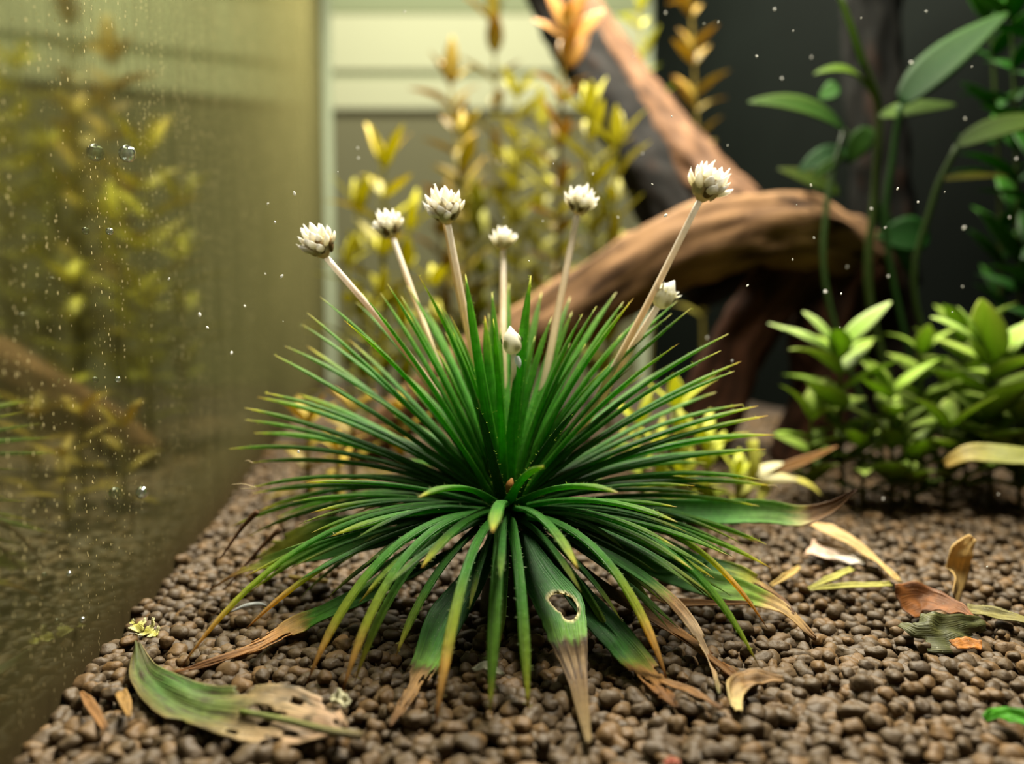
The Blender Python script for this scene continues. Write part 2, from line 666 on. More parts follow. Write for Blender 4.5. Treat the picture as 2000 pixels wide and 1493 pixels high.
# ------------------------------------------------------------------ leaf builders
def frames(pts, hint):
    n = len(pts)
    out = []
    for i, p in enumerate(pts):
        T = (pts[min(i + 1, n - 1)] - pts[max(i - 1, 0)]).normalized()
        Sd = T.cross(hint)
        if Sd.length < 1e-3:
            Sd = T.cross(Vector((0.3, -1, 0.2)))
        Sd.normalize()
        out.append((p, T, Sd, Sd.cross(T).normalized()))
    return out


def up_hint(d):
    h = Vector((0, 0, 1)) - d * d.z
    if h.length < 0.25:
        h = Vector((0, -1, 0)) - d * (-d.y)
    return h.normalized()


def blade(name, parent, pts, widths, colfn, mat, hint=None, thick=0.3, fold=0.0, m=8, twist=0.0, hairs=0, hairlen=0.03):
    """a closed leaf blade swept along pts; width(t), lens-shaped section"""
    n = len(pts)
    if hint is None:
        hint = up_hint((pts[-1] - pts[0]).normalized())
    fr = frames(pts, hint)
    V, Fc, C, U = [], [], [], []
    for i, (p, T, Sd, Nn) in enumerate(fr):
        t = i / (n - 1)
        w = widths(t) * 0.5
        if twist:
            a = twist * t
            Sd, Nn = Sd * math.cos(a) + Nn * math.sin(a), Nn * math.cos(a) - Sd * math.sin(a)
        for k in range(m):
            a = 2 * math.pi * k / m
            x, z = math.cos(a), math.sin(a)
            V.append(p + Sd * (x * w) + Nn * (z * w * thick + fold * abs(x) * w))
            C.append(colfn(t, x))
            U.append((t, x * (1 if z >= -0.01 else 1.03)))
    for i in range(n - 1):
        for k in range(m):
            a, b = i * m + k, i * m + (k + 1) % m
            Fc.append((a, b, b + m, a + m))
    Fc.append(tuple(range(m - 1, -1, -1)))
    Fc.append(tuple((n - 1) * m + k for k in range(m)))
    for h in range(hairs):                      # fine hairs standing off the blade
        i = random.randrange(1, n - 1)
        t = i / (n - 1)
        p, T, Sd, Nn = fr[i]
        p = p.lerp(fr[i + 1][0], random.random())
        w = widths(t) * 0.5
        a = random.uniform(0, 2 * math.pi)
        o = Sd * math.cos(a) + Nn * math.sin(a) * max(thick, 0.4)
        q = p + Sd * (math.cos(a) * w) + Nn * (math.sin(a) * w * thick + fold * abs(math.cos(a)) * w)
        e = q + (o.normalized() + T * random.uniform(-0.6, 0.9)).normalized() * hairlen * random.uniform(0.4, 1.1)
        b = len(V)
        V += [q - T * 0.0035, q + T * 0.0035, e]
        c = mix(colfn(t, 0), (0.35, 0.4, 0.2), 0.45)
        C += [c, c, c]
        U += [(t, 0)] * 3
        Fc.append((b, b + 1, b + 2))
    return link_mesh(name, V, Fc, mat, parent, C, U)


def sheet(name, parent, pts, widths, colfn, mat, hint, nx=16, ny=48, hole=None, cup=0.0, wav=0.0, thick=0.012, seed=0, snap=None):
    """a thin broad leaf surface, with real holes where hole(t, s) says so"""
    fr = frames(catmull(pts, ny + 1), hint)
    V, Fc, C, U = [], [], [], []
    off = Vector((seed * 7.3, seed * 3.1, 0))
    for i, (p, T, Sd, Nn) in enumerate(fr):
        t = i / ny
        for j in range(nx + 1):
            s = -1 + 2 * j / nx
            t2, s2 = snap(t, s) if snap else (t, s)
            ii = min(int(t2 * ny), ny - 1)
            fx = t2 * ny - ii
            p, T, Sd, Nn = fr[ii]
            p = p.lerp(fr[ii + 1][0], fx)
            w = widths(t2) * 0.5
            e = 1 + (0.05 * noise.noise(Vector((t2 * 26, s2 * 2, seed))) if abs(s2) > 0.8 else 0)
            z = cup * s2 * s2 * w + wav * noise.noise(Vector((t2 * 6, s2 * 1.6, seed * 2.0)))
            V.append(p + Sd * (s2 * w * e) + Nn * z)
            C.append(colfn(t2, s2))
            U.append((t2, s2))
    for i in range(ny):
        for j in range(nx):
            t, s = (i + 0.5) / ny, -1 + 2 * (j + 0.5) / nx
            if hole and hole(t, s):
                continue
            a = i * (nx + 1) + j
            Fc.append((a, a + 1, a + nx + 2, a + nx + 1))
    o = link_mesh(name, V, Fc, mat, parent, C, U)
    md = o.modifiers.new('thickness', 'SOLIDIFY')
    md.thickness = thick
    md.offset = 0
    return o


def tube(name, parent, pts, rad, colfn, mat, m=10):
    return blade(name, parent, pts, lambda t: 2 * rad(t), colfn, mat, hint=Vector((0.31, -0.9, 0.2)), thick=1.0, m=m)


# ------------------------------------------------------------------ the rosette plant
CROWN = P(987, 978, 8.75)
plant = thing('rosette_plant', 'spiky green rosette plant with white flower heads in the middle', 'plant', (CROWN.x, CROWN.y + 0.1, 0.0))
stem_pts = [Vector((CROWN.x, CROWN.y + 0.1, -0.1)), Vector((CROWN.x + 0.02, CROWN.y + 0.08, 0.5)), Vector((CROWN.x, CROWN.y + 0.05, CROWN.z - 0.08))]
tube('stem', plant, catmull(stem_pts, 10), lambda t: 0.34 - 0.14 * t, lambda t, s: mix(S(58, 44, 26), S(40, 60, 26), t), M_DEAD, 12)

GREEN_A, GREEN_B, GREEN_C = S(28, 80, 20), S(44, 106, 27), S(74, 136, 40)
YEL, CREAM, TAN, BROWN = S(176, 176, 62), S(226, 214, 176), S(190, 142, 74), S(110, 74, 40)


def needle_col(style, r, upright_glow=0.0):
    g0 = mix(mix(GREEN_A, GREEN_B, r.random()), S(72, 152, 26), upright_glow)  # upright leaves painted lighter, standing in for light glowing through them
    g1 = mix(g0, GREEN_C, 0.35 + 0.4 * r.random())
    base = mix(g0, S(92, 132, 52), 0.25)
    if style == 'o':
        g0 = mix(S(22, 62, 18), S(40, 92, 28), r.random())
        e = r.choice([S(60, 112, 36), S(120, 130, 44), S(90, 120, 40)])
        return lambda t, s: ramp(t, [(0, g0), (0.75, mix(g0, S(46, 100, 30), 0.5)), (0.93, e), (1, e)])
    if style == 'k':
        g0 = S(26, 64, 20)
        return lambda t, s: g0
    if style == 'd':
        ts = r.uniform(0.74, 0.82)
        return lambda t, s: ramp(t, [(0, base), (0.12, g0), (ts - 0.2, g1), (ts, S(150, 160, 50)), (ts + 0.08, S(206, 170, 92)), (1, S(150, 104, 58))])
    if style == 'y':
        ts = r.uniform(0.86, 0.91)
        return lambda t, s: ramp(t, [(0, base), (0.12, g0), (ts - 0.2, g1), (ts, mix(g1, YEL, 0.35)), (ts + 0.07, YEL), (1, S(200, 170, 90))])
    ts = r.uniform(0.91, 0.945) + 0.03 * upright_glow
    return lambda t, s: ramp(t, [(0, base), (0.12, g0), (0.6, g1), (ts, mix(g1, YEL, 0.2)), (ts + 0.035, YEL), (1, CREAM)])


def find_tip(px, py, length, sign):
    """the point on that line of sight at leaf length from the crown, behind (+1) or in front (-1) of it"""
    best, bd = None, 1e9
    for k in range(0, 61):
        Y = CROWN.y + sign * k * 0.05
        p = P(px, py, Y)
        if p.z < 0.04:
            break
        d = abs((p - CROWN).length - length)
        if d < bd:
            bd, best = d, p
    return best if best is not None else P(px, py, CROWN.y)


def needle(tx, ty, mode, w=0.082, style='w', arch=None, length=None, seed=None, hairs=60, tipo=None):
    r = random.Random((seed if seed is not None else tx * 7 + ty) * 13 + 1)
    L = length or r.uniform(2.85, 3.1)
    if mode == 'g':
        tip = G(tx, ty, 0.15)
    elif mode == 'b':
        tip = find_tip(tx, ty, L, 1)
    elif mode == 'f':
        tip = find_tip(tx, ty, L, -1)
    else:
        tip = P(tx, ty, CROWN.y + mode)
    d = (tip - CROWN).normalized()
    ez = max(-0.25, min(0.35, d.z))
    base = CROWN + Vector((d.x, d.y, 0)) * 0.17 + Vector((0, 0, -0.10 + 0.22 * ez + r.uniform(-0.05, 0.05)))
    ln = (tip - base).length
    if arch is None:
        arch = 0.035 + 0.06 * max(0, 0.5 - d.z) + r.uniform(-0.012, 0.02)
        if mode == 'g':
            arch += 0.10
    h = up_hint(d)
    side = d.cross(h) * r.uniform(-0.02, 0.02) * ln
    ctrl = base.lerp(tip, 0.5) + h * arch * 2 * ln + side
    w *= r.uniform(0.88, 1.12)

    up = max(0.0, min(1.0, (d.z - 0.25) * 2.5))

    def wd(t):
        k = 1.0 + 0.55 * max(0, 1 - t / 0.35) ** 1.5
        k *= 1.0 - 0.12 * t
        k *= 1.0 - 0.42 * up * max(0.0, (t - 0.3) / 0.7) ** 1.3
        if t > 0.84:
            k *= max(0.05, max(0.0, 1 - (t - 0.84) / 0.16) ** 0.8)
        return w * k
    return blade('leaf', plant, bez(base, ctrl, tip, 22), wd, needle_col(style, r, 0.75 * max(0, min(1, (d.z - 0.3) * 2))), M_NEEDLE, hint=h, thick=0.5, fold=0.12, m=8, hairs=hairs, hairlen=0.03)


LEAVES = [
    # left fan, leaning back towards the side pane
    (447, 877, 0.2, 'w'), (490, 904, 0.0, 'w'), (487, 954, -0.3, 'w'), (494, 964, 0.1, 'w'), (496, 846, 0.7, 'w'), (479, 820, 0.3, 'w'), (478, 797, 0.0, 'w'),
    (503, 776, 0.5, 'y'), (517, 767, 0.1, 'w'), (580, 770, 1.5, 'y'), (535, 693, 0.0, 'w'), (556, 676, 0.2, 'w'), (599, 676, 1.1, 'y'),
    (590, 634, 0.3, 'w'), (600, 611, -0.2, 'w'), (625, 580, 0.3, 'w'), (672, 626, -0.6, 'y'), (681, 663, 1.4, 'y'), (640, 806, 1.6, 'y'),
    (695, 590, 1.4, 'w'), (707, 573, -0.2, 'w'), (743, 572, 0.5, 'w'), (757, 555, 0.1, 'w'), (783, 578, 0.6, 'w'), (795, 557, 0.9, 'w'), (817, 537, -0.1, 'y'),
    (830, 600, 1.7, 'w'), (857, 592, 0.3, 'w'), (909, 536, 0.0, 'w'), (947, 617, 0.2, 'y'), (961, 571, 0.5, 'w'),
    # top and right fan
    (994, 553, 1.7, 'w'), (1037, 538, 0.0, 'w'), (1058, 570, 1.4, 'w'), (1078, 619, 0.5, 'w'), (1114, 580, 1.6, 'w'), (1118, 608, 0.9, 'w'),
    (1138, 613, 0.1, 'w'), (1165, 598, 0.2, 'w'), (1204, 571, 1.4, 'w'), (1218, 589, 0.5, 'w'), (1237, 583, 0.0, 'y'), (1217, 650, 0.3, 'w'),
    (1267, 604, 0.7, 'w'), (1324, 587, 0.6, 'w'), (1312, 613, 0.2, 'w'), (1350, 602, 0.1, 'w'), (1326, 671, -0.3, 'y'), (1320, 709, 1.5, 'w'),
    (1423, 652, 0.1, 'w'), (1408, 685, -0.2, 'w'), (1448, 706, 0.2, 'y'), (1435, 725, 0.0, 'w'), (1399, 766, 1.3, 'w'), (1451, 790, 0.6, 'w'),
    (1481, 793, 0.2, 'y'), (1500, 812, 0.1, 'y'), (1513, 850, 0.3, 'y'), (1496, 878, -0.1, 'y'), (1455, 888, 0.7, 'y'), (1486, 937, -0.2, 'w'),
    (1505, 949, 0.2, 'y'), (1483, 989, 0.1, 'w'), (1498, 1064, -0.3, 'w'), (1506, 1110, -0.5, 'y'), (1480, 1060, 0.6, 'y'), (1400, 860, 1.3, 'w'), (1380, 905, 1.2, 'w'),
    # lower left
    (500, 1001, 0.3, 'y'), (451, 1029, 0.1, 'y'), (484, 1048, -0.1, 'y'), (479, 1127, -0.4, 'y'), (484, 1160, -0.1, 'y'), (474, 1236, -0.8, 'd'),
    (560, 1100, 0.6, 'y'), (600, 990, 0.9, 'w'), (540, 1012, 0.9, 'w'),
    # leaves pointing at the viewer
    (647, 1048, -1.5, 'y'), (817, 972, -2.2, 'w'), (1207, 962, -2.1, 'w'), (1062, 910, -2.3, 'w'), (962, 1040, -2.75, 'y'), (823, 1110, -2.2, 'y'), (1129, 1112, -2.3, 'y'),
    (1323, 1020, -1.6, 'w'), (713, 1163, -1.7, 'y'), (773, 1283, -1.7, 'y'), (973, 1270, -1.75, 'y'), (935, 798, -1.3, 'k'), (1122, 803, -1.2, 'k'),
    (1282, 1193, -1.0, 'y'), (1205, 1268, -1.4, 'y'), (700, 1180, -0.9, 'y'), (1395, 1130, -0.9, 'y'),
    # front, reaching the soil
    (598, 1338, 'g', 'd'), (667, 1360, 'g', 'd'), (692, 1335, 'g', 'y'), (850, 1422, 'g', 'd'), (957, 1400, 'g', 'w'), (1032, 1392, 'g', 'y'),
    (1305, 1335, 'g', 'd'), (1482, 1302, 'g', 'y'), (1500, 1230, 'g', 'd'), (348, 1312, 'g', 'd'),
]
for i, (tx, ty, mode, st) in enumerate(LEAVES):
    if isinstance(mode, float) and tx < 610 and ty < 1060:
        mode += 0.6
    w = 0.114
    if isinstance(mode, float) and mode < -1.1 and ty > 1000:
        w = 0.125
    elif ty < 640 and 850 < tx < 1260:
        w = 0.145
    needle(tx, ty, mode, w, st, seed=i)
# inner leaves filling the fan between the outer tips
rf = random.Random(99)
for k in range(120):
    az = rf.uniform(0, 2 * math.pi)
    el = rf.uniform(-0.33, 1.45)
    if math.sin(az) < -0.15 and 0.25 < el < 1.3 and math.cos(az) > -2:      # few rise towards the viewer
        el = rf.uniform(-0.33, 0.1)
    L = rf.uniform(1.7, 2.55) if el < 0.9 else rf.uniform(1.9, 2.45)
    tip = CROWN + Vector((math.cos(az) * math.cos(el), math.sin(az) * math.cos(el), math.sin(el))) * L
    if tip.z < 0.15:
        tip.z = 0.15
    d = tip - CAMP
    dep = d.y * CP - d.z * SP
    px, py = CX + F * d.x / dep, CY - F * (d.y * SP + d.z * CP) / dep
    if tip.y < CROWN.y - 0.9 and abs(px - 985) < 330:
        continue
    needle(px, py, tip.y - CROWN.y, 0.092, 'w' if rf.random() < 0.7 else 'y', seed=5000 + k, hairs=10)


def above(px, py, Y, z):
    p = P(px, py, Y)
    return p if p.z >= z else G(px, py, z)


rl = random.Random(41)
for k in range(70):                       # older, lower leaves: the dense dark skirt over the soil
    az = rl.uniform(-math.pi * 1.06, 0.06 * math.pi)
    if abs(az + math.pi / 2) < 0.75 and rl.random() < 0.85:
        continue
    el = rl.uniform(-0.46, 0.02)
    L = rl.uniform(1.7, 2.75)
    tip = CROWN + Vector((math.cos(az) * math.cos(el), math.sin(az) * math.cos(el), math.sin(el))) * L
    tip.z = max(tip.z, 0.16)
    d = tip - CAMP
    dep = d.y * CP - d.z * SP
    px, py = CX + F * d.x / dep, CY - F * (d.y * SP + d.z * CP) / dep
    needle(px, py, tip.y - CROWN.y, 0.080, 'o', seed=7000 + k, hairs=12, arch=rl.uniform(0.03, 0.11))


def px_path(lst):
    return [above(a, b, c, 0.16) for a, b, c in lst]


def px_width(wl, path):
    ws = [w * p[2] / F for w, p in zip(wl, path)]
    return lambda t: lerp_list(t, ws)


FRONT = Vector((0, -0.45, 0.9))


def frayed(seed):
    return lambda t, s: t > 0.66 and abs(s) > 0.62 + 0.75 * noise.noise(Vector((t * 13, s * 4, seed * 3.7)))


def broad(path, wl, stops, hint=FRONT, label=None, edge=None, fray=True, **kw):
    def cf(t, s):
        tt = t + 0.05 * noise.noise(Vector((t * 5, s * 3.5, path[0][0])))
        c = ramp(tt, stops)
        return mix(c, edge, (abs(s) - 0.8) * 4) if edge and abs(s) > 0.8 else c
    o = sheet('old_leaf', plant, px_path(path), px_width(wl, path), cf, M_BROAD, hint, hole=frayed(kw.get('seed', 0)) if fray else None, nx=20, ny=60, **kw)
    if label:
        o['label'] = label
    return o


DG, MG, LG = S(36, 92, 34), S(70, 134, 50), S(118, 168, 60)
# the holed leaf in front
HC = (0.425, -0.18)                      # centre of the hole along and across the blade
HOLE = [(HC[0] + dy / 360.0, HC[1] - dx / 50.0) for dx, dy in ((-24, -20), (-10, -27), (12, -23), (24, -6), (24, 16), (10, 27), (-8, 20), (-10, 8), (-20, -4))]


def hole_r(t, s):
    """how far (1 = on the rim) a point of the blade lies from the hole's centre"""
    dt, ds = (t - HC[0]) * 7.2, (s - HC[1])
    a = math.atan2(ds, dt)
    pts = sorted(((math.atan2(q[1] - HC[1], (q[0] - HC[0]) * 7.2), math.hypot((q[0] - HC[0]) * 7.2, q[1] - HC[1])) for q in HOLE))
    pts = [(pts[-1][0] - 2 * math.pi, pts[-1][1])] + pts + [(pts[0][0] + 2 * math.pi, pts[0][1])]
    for (a0, r0), (a1, r1) in zip(pts, pts[1:]):
        if a0 <= a <= a1:
            R = r0 + (r1 - r0) * (a - a0) / max(1e-6, a1 - a0)
            return math.hypot(dt, ds) / R, R
    return 9, 1


def hole_snap(t, s):
    k, R = hole_r(t, s)
    if 0.80 < k < 1.22:
        f = 1 / k
        return HC[0] + (t - HC[0]) * f, HC[1] + (s - HC[1]) * f
    return t, s


hp = [(1012, 1040, 8.3), (1045, 1110, 7.8), (1090, 1180, 7.3), (1110, 1250, 6.95), (1128, 1330, 6.6), (1150, 1452, 6.18)]


def hole_col(t, s):
    tt = t + 0.05 * noise.noise(Vector((t * 7, s * 4, 2.0)))
    c = ramp(tt, [(0, DG), (0.25, DG), (0.45, MG), (0.58, LG), (0.63, S(104, 84, 58)), (0.70, S(176, 150, 112)), (0.78, S(120, 96, 66)), (1, S(142, 122, 84))])
    if 0.6 < t < 0.8:
        c = mix(c, S(66, 48, 34), max(0, math.sin(s * 11 + t * 8)) * 0.8)
    k, R = hole_r(t, s)
    if k < 1.26:
        c = mix(S(238, 222, 176), c, max(0, (k - 1.14) / 0.12))
    return c


ho = sheet('old_leaf', plant, px_path(hp), px_width([38, 74, 100, 78, 40, 9], hp), hole_col, M_BROAD, FRONT, nx=44, ny=130, hole=lambda t, s: hole_r(t, s)[0] < 0.97, cup=0.10, wav=0.015, seed=1, snap=hole_snap)
ho['label'] = 'broad leaf with a pale-rimmed hole and brown tip'
broad([(972, 1050, 8.4), (922, 1135, 7.9), (872, 1208, 7.4), (836, 1290, 7.0), (805, 1345, 6.8), (764, 1418, 6.45)], [26, 58, 80, 62, 44, 6],
      [(0, DG), (0.35, DG), (0.5, MG), (0.62, LG), (0.66, S(104, 88, 48)), (0.74, S(176, 140, 92)), (1, S(120, 88, 58))], cup=0.12, wav=0.02, seed=2, label='broad leaf with a torn brown tip')
broad([(1040, 1050, 8.4), (1118, 1148, 7.9), (1190, 1232, 7.4), (1242, 1290, 7.1), (1290, 1346, 6.95), (1322, 1382, 6.75)], [26, 56, 72, 66, 52, 12],
      [(0, DG), (0.4, DG), (0.52, MG), (0.6, S(130, 150, 60)), (0.66, S(170, 130, 76)), (0.8, S(140, 98, 54)), (1, S(96, 66, 38))], cup=0.12, wav=0.03, seed=3, label='broad leaf withered brown over its lower half')
broad([(1060, 990, 8.6), (1250, 998, 9.1), (1400, 1003, 9.3), (1490, 1003, 9.4), (1560, 1010, 9.35), (1620, 993, 9.3), (1673, 956, 9.2)], [24, 46, 52, 50, 44, 26, 4],
      [(0, DG), (0.3, MG), (0.6, S(110, 150, 70)), (0.69, S(190, 180, 120)), (0.73, S(126, 92, 50)), (0.9, S(92, 62, 34)), (1, S(70, 44, 26))], hint=Vector((0, -0.8, 0.6)), cup=0.35, wav=0.02, seed=4, fray=False, label='leaf ending in a curled brown tip')
broad([(1060, 1020, 8.5), (1250, 1096, 8.8), (1370, 1138, 8.7), (1455, 1160, 8.5), (1530, 1192, 8.3), (1592, 1248, 8.0)], [24, 52, 62, 50, 30, 5],
      [(0, DG), (0.35, MG), (0.5, S(120, 172, 48)), (0.66, S(150, 180, 66)), (0.72, S(196, 166, 104)), (1, S(120, 86, 48))], hint=Vector((0, -0.7, 0.7)), cup=0.2, wav=0.03, seed=5, fray=False, label='lime green algae-covered leaf with a tan tip')
broad([(1060, 1015, 8.5), (1250, 1070, 8.9), (1370, 1100, 8.9), (1450, 1122, 8.7), (1520, 1165, 8.5), (1570, 1222, 8.2)], [18, 30, 32, 28, 16, 4],
      [(0, DG), (0.5, MG), (0.64, S(190, 190, 80)), (0.7, S(206, 172, 120)), (0.8, S(120, 84, 50)), (1, S(86, 58, 34))], hint=Vector((0, -0.7, 0.7)), cup=0.3, wav=0.02, seed=6)
broad([(930, 1010, 8.6), (760, 1050, 8.8), (640, 1072, 8.9), (540, 1096, 8.9), (470, 1117, 8.8), (410, 1152, 8.8)], [22, 42, 50, 34, 14, 3],
      [(0, DG), (0.4, MG), (0.6, S(130, 168, 62)), (0.75, S(180, 170, 70)), (0.85, S(190, 150, 90)), (1, S(100, 66, 34))], hint=Vector((0, -0.7, 0.7)), cup=0.2, wav=0.02, seed=7)
broad([(900, 1070, 8.5), (760, 1140, 8.2), (650, 1192, 8.0), (580, 1222, 7.9), (500, 1264, 7.7), (338, 1316, 7.4)], [20, 44, 46, 44, 34, 5],
      [(0, DG), (0.35, MG), (0.5, S(90, 160, 50)), (0.58, S(190, 160, 84)), (0.7, S(198, 150, 92)), (1, S(150, 102, 54))], cup=0.25, wav=0.04, seed=8, label='leaf with a long frayed straw-coloured tip')
broad([(870, 1000, 9.2), (700, 1022, 9.5), (610, 1046, 9.6), (540, 1074, 9.6), (500, 1090, 9.5)], [14, 36, 56, 40, 4],
      [(0, DG), (0.35, MG), (0.6, S(148, 156, 50)), (1, S(140, 130, 44))], hint=Vector((0, -0.8, 0.6)), cup=0.2, wav=0.03, seed=9)
broad([(1095, 1035, 8.2), (1225, 1108, 7.9), (1300, 1165, 7.6), (1350, 1222, 7.4), (1390, 1300, 7.1), (1404, 1356, 6.95)], [16, 24, 30, 30, 20, 5],
      [(0, DG), (0.3, MG), (0.38, S(150, 160, 80)), (0.44, S(196, 156, 110)), (0.6, S(216, 190, 156)), (0.85, S(190, 160, 120)), (1, S(120, 116, 74))], hint=Vector((0.4, -0.6, 0.7)), cup=0.3, wav=0.02, seed=10, label='drooping bleached tan leaf')
broad([(1080, 1060, 8.3), (1180, 1150, 8.0), (1300, 1222, 7.8), (1420, 1310, 7.5), (1470, 1345, 7.2)], [14, 26, 30, 20, 4],
      [(0, S(60, 80, 30)), (0.4, S(110, 80, 40)), (0.7, S(150, 104, 54)), (1, S(96, 68, 38))], cup=0.3, wav=0.03, seed=11)
# thin brown ends trailing from two leaves on the left
for pth in ([(502, 1000, 9.05), (470, 1035, 9.1), (430, 1092, 9.0)], [(545, 1035, 9.4), (505, 1075, 9.3), (440, 1150, 9.0)]):
    tube('withered_tip', plant, catmull(px_path(pth), 10), lambda t: 0.035 * (1 - 0.75 * t), lambda t, s: S(120, 78, 40), M_DEAD, 6)
# loose frayed threads at some leaf tips
for a in ([(500, 953, 8.5), (475, 946, 8.5), (452, 947, 8.5)], [(500, 956, 8.5), (484, 955, 8.5), (470, 955, 8.5)], [(1500, 949, 8.9), (1514, 949, 8.9), (1521, 957, 8.9)], [(494, 905, 8.75), (485, 900, 8.75), (478, 901, 8.75)]):
    tube('leaf_thread', plant, catmull(px_path(a), 8), lambda t: 0.007 * (1 - 0.6 * t), lambda t, s: S(226, 206, 160), M_DEAD, 5)
# the withered bud in the heart
bud_pts = [P(992, 962, 8.35), P(996, 948, 8.33), P(1000, 934, 8.34)]
blade('withered_bud', plant, catmull(bud_pts, 8), lambda t: 0.10 * math.sin(math.pi * (0.15 + 0.8 * t)), lambda t, s: S(176, 122, 56), M_DEAD, thick=0.9)

# ------------------------------------------------------------------ flowers
def scale_leaf(name, parent, a, d, up, length, width, c0, c1, bend=0.15):
    tip = a + d * length
    ctrl = a + d * length * 0.5 - up * bend * length
    return blade(name, parent, bez(a, ctrl, tip, 7), lambda t: width * max(0.04, math.sin(math.pi * (0.18 + 0.80 * t)) ** 0.8), lambda t, s: mix(c0, c1, t * 1.15), M_FLOWER, hint=up, thick=0.45, m=6)


def flower(neck, foot, head, kind, seed, r0=0.043, size=0.2, bulge=0.0, brown=0.3, tufts=0):
    r = random.Random(seed)
    pts = catmull([CROWN + Vector(((foot.x - CROWN.x) * 0.3, 0.12 + 0.4 * (foot.y - CROWN.y), 0.1)), foot, foot.lerp(neck, 0.5) + Vector((bulge, 0, abs(bulge) * 0.3)), neck], 30)
    c_top, c_mid, c_bot = S(248, 244, 234), S(236, 216, 184), S(160, 160, 92)
    if kind == 'pink':
        c_mid = S(222, 194, 170)
    st = tube('flower_stalk', plant, pts, lambda t: r0 * (0.8 + 0.28 * (1 - t)), lambda t, s: ramp(t, [(0, c_bot), (0.35, mix(c_bot, c_mid, 0.7)), (0.7, c_mid), (1, c_top)]), M_STALK, 12)
    ax = (head - neck).normalized()
    e1 = ax.cross(Vector((0.2, 1, 0.1))).normalized()
    e2 = ax.cross(e1).normalized()
    if kind == 'bud':
        H = size * 2.3
        cp = [neck + ax * (H * k / 9) for k in range(10)]
        blade('bud', st, cp, lambda t: size * 1.6 * max(0.03, math.sin(math.pi * min(0.995, 0.12 + 0.88 * t ** 0.75)) ** 0.85), lambda t, s: mix(S(216, 212, 166), S(250, 250, 246), t * 1.2), M_FLOWER, hint=e1, thick=0.95, m=14)
        for k in range(6):
            a = k * 2.399
            o = e1 * math.cos(a) + e2 * math.sin(a)
            hgt = 0.10 + 0.4 * k / 6
            rad = size * 0.62 * math.sin(math.pi * (0.2 + 0.6 * hgt))
            scale_leaf('bract', st, neck + ax * H * hgt + o * rad, (ax * 1.2 - o * 0.25).normalized(), o, size * 0.9, size * 0.62, S(214, 212, 172), S(246, 244, 232), bend=-0.25)
        for k in range(2):
            a = 0.4 + k * 2.9
            o = e1 * math.cos(a) + e2 * math.sin(a)
            c = neck + ax * H * 0.5 + o * size * 0.84
            blade('dark_spot', st, [c - ax * 0.035, c - ax * 0.012, c + ax * 0.012, c + ax * 0.035], lambda t: 0.05 * math.sin(math.pi * (0.1 + 0.8 * t)), lambda t, s: S(60, 50, 24), M_DEAD, hint=o, thick=0.3, m=6)
        for k in range(tufts):
            a = 0.9 + k * 0.5
            o = e1 * math.cos(a) + e2 * math.sin(a)
            scale_leaf('floret', st, neck + ax * H * r.uniform(0.45, 0.6) + o * size * 0.6, (ax + o * r.uniform(0.5, 1.0)).normalized(), -o, size * r.uniform(0.5, 0.8), size * 0.18, S(232, 226, 180), S(250, 250, 244))
        if tufts:
            return st
        # white membrane below the bud
        o = (e1 * 0.4 - e2).normalized()
        q = neck - ax * 0.02
        sgn = 1 if kind == 'bud' else 0
        scale_leaf('membrane', st, q + Vector((0.03, -0.05, 0)), (-ax * 1.0 + Vector((0.15, 0, 0))).normalized(), Vector((0, -1, 0)), 0.14, 0.07, S(240, 246, 250), S(250, 252, 255))
        return st
    # opened heads: a cup of bracts and pale pointed florets
    cup_n, flo_n = (10, 28) if kind != 'half' else (10, 12)
    cp = [neck + ax * (size * 1.05 * k / 6) for k in range(7)]
    blade('cup', st, cp, lambda t: size * 1.35 * max(0.22, math.sin(math.pi * (0.08 + 0.52 * t))), lambda t, s: mix(S(206, 190, 142), S(236, 226, 190), t), M_FLOWER, hint=e1, thick=1.0, m=12)
    for k in range(cup_n):
        a = k * 2 * math.pi / cup_n + r.uniform(-0.2, 0.2)
        o = e1 * math.cos(a) + e2 * math.sin(a)
        dk = r.random() < brown
        c0 = S(120, 94, 52) if dk else S(228, 216, 176)
        scale_leaf('bract', st, neck + ax * size * r.uniform(0.12, 0.35) + o * size * 0.42, (ax + o * r.uniform(0.12, 0.34)).normalized(), -o, size * r.uniform(0.85, 1.15), size * 0.5, c0, S(232, 222, 182) if not dk else S(186, 160, 110), bend=0.22)
    for k in range(flo_n):
        a = k * 2.399
        q = math.sqrt((k + 0.5) / flo_n)
        o = e1 * math.cos(a) + e2 * math.sin(a)
        sprd = 1.0 * q if kind != 'half' else 0.35 * q
        d = (ax + o * sprd * r.uniform(0.8, 1.2)).normalized()
        b = neck + ax * size * (1.0 - 0.55 * q * q) + o * size * 0.58 * q
        ln = size * r.uniform(0.8, 1.15) * (1.0 - 0.18 * q)
        scale_leaf('floret', st, b, d, -o, ln, size * r.uniform(0.40, 0.54), S(238, 230, 190), S(254, 253, 250), bend=0.15)
        if k % 3 == 0:
            for z in range(2):
                dd = (d + e1 * r.uniform(-0.4, 0.4) + e2 * r.uniform(-0.4, 0.4)).normalized()
                scale_leaf('floret_hair', st, b + d * ln * 0.85, dd, -o, size * 0.22, 0.010, S(250, 248, 240), S(255, 255, 250), bend=0)
    return st


def PF(px, py, dy):
    return P(px, py, CROWN.y + dy)


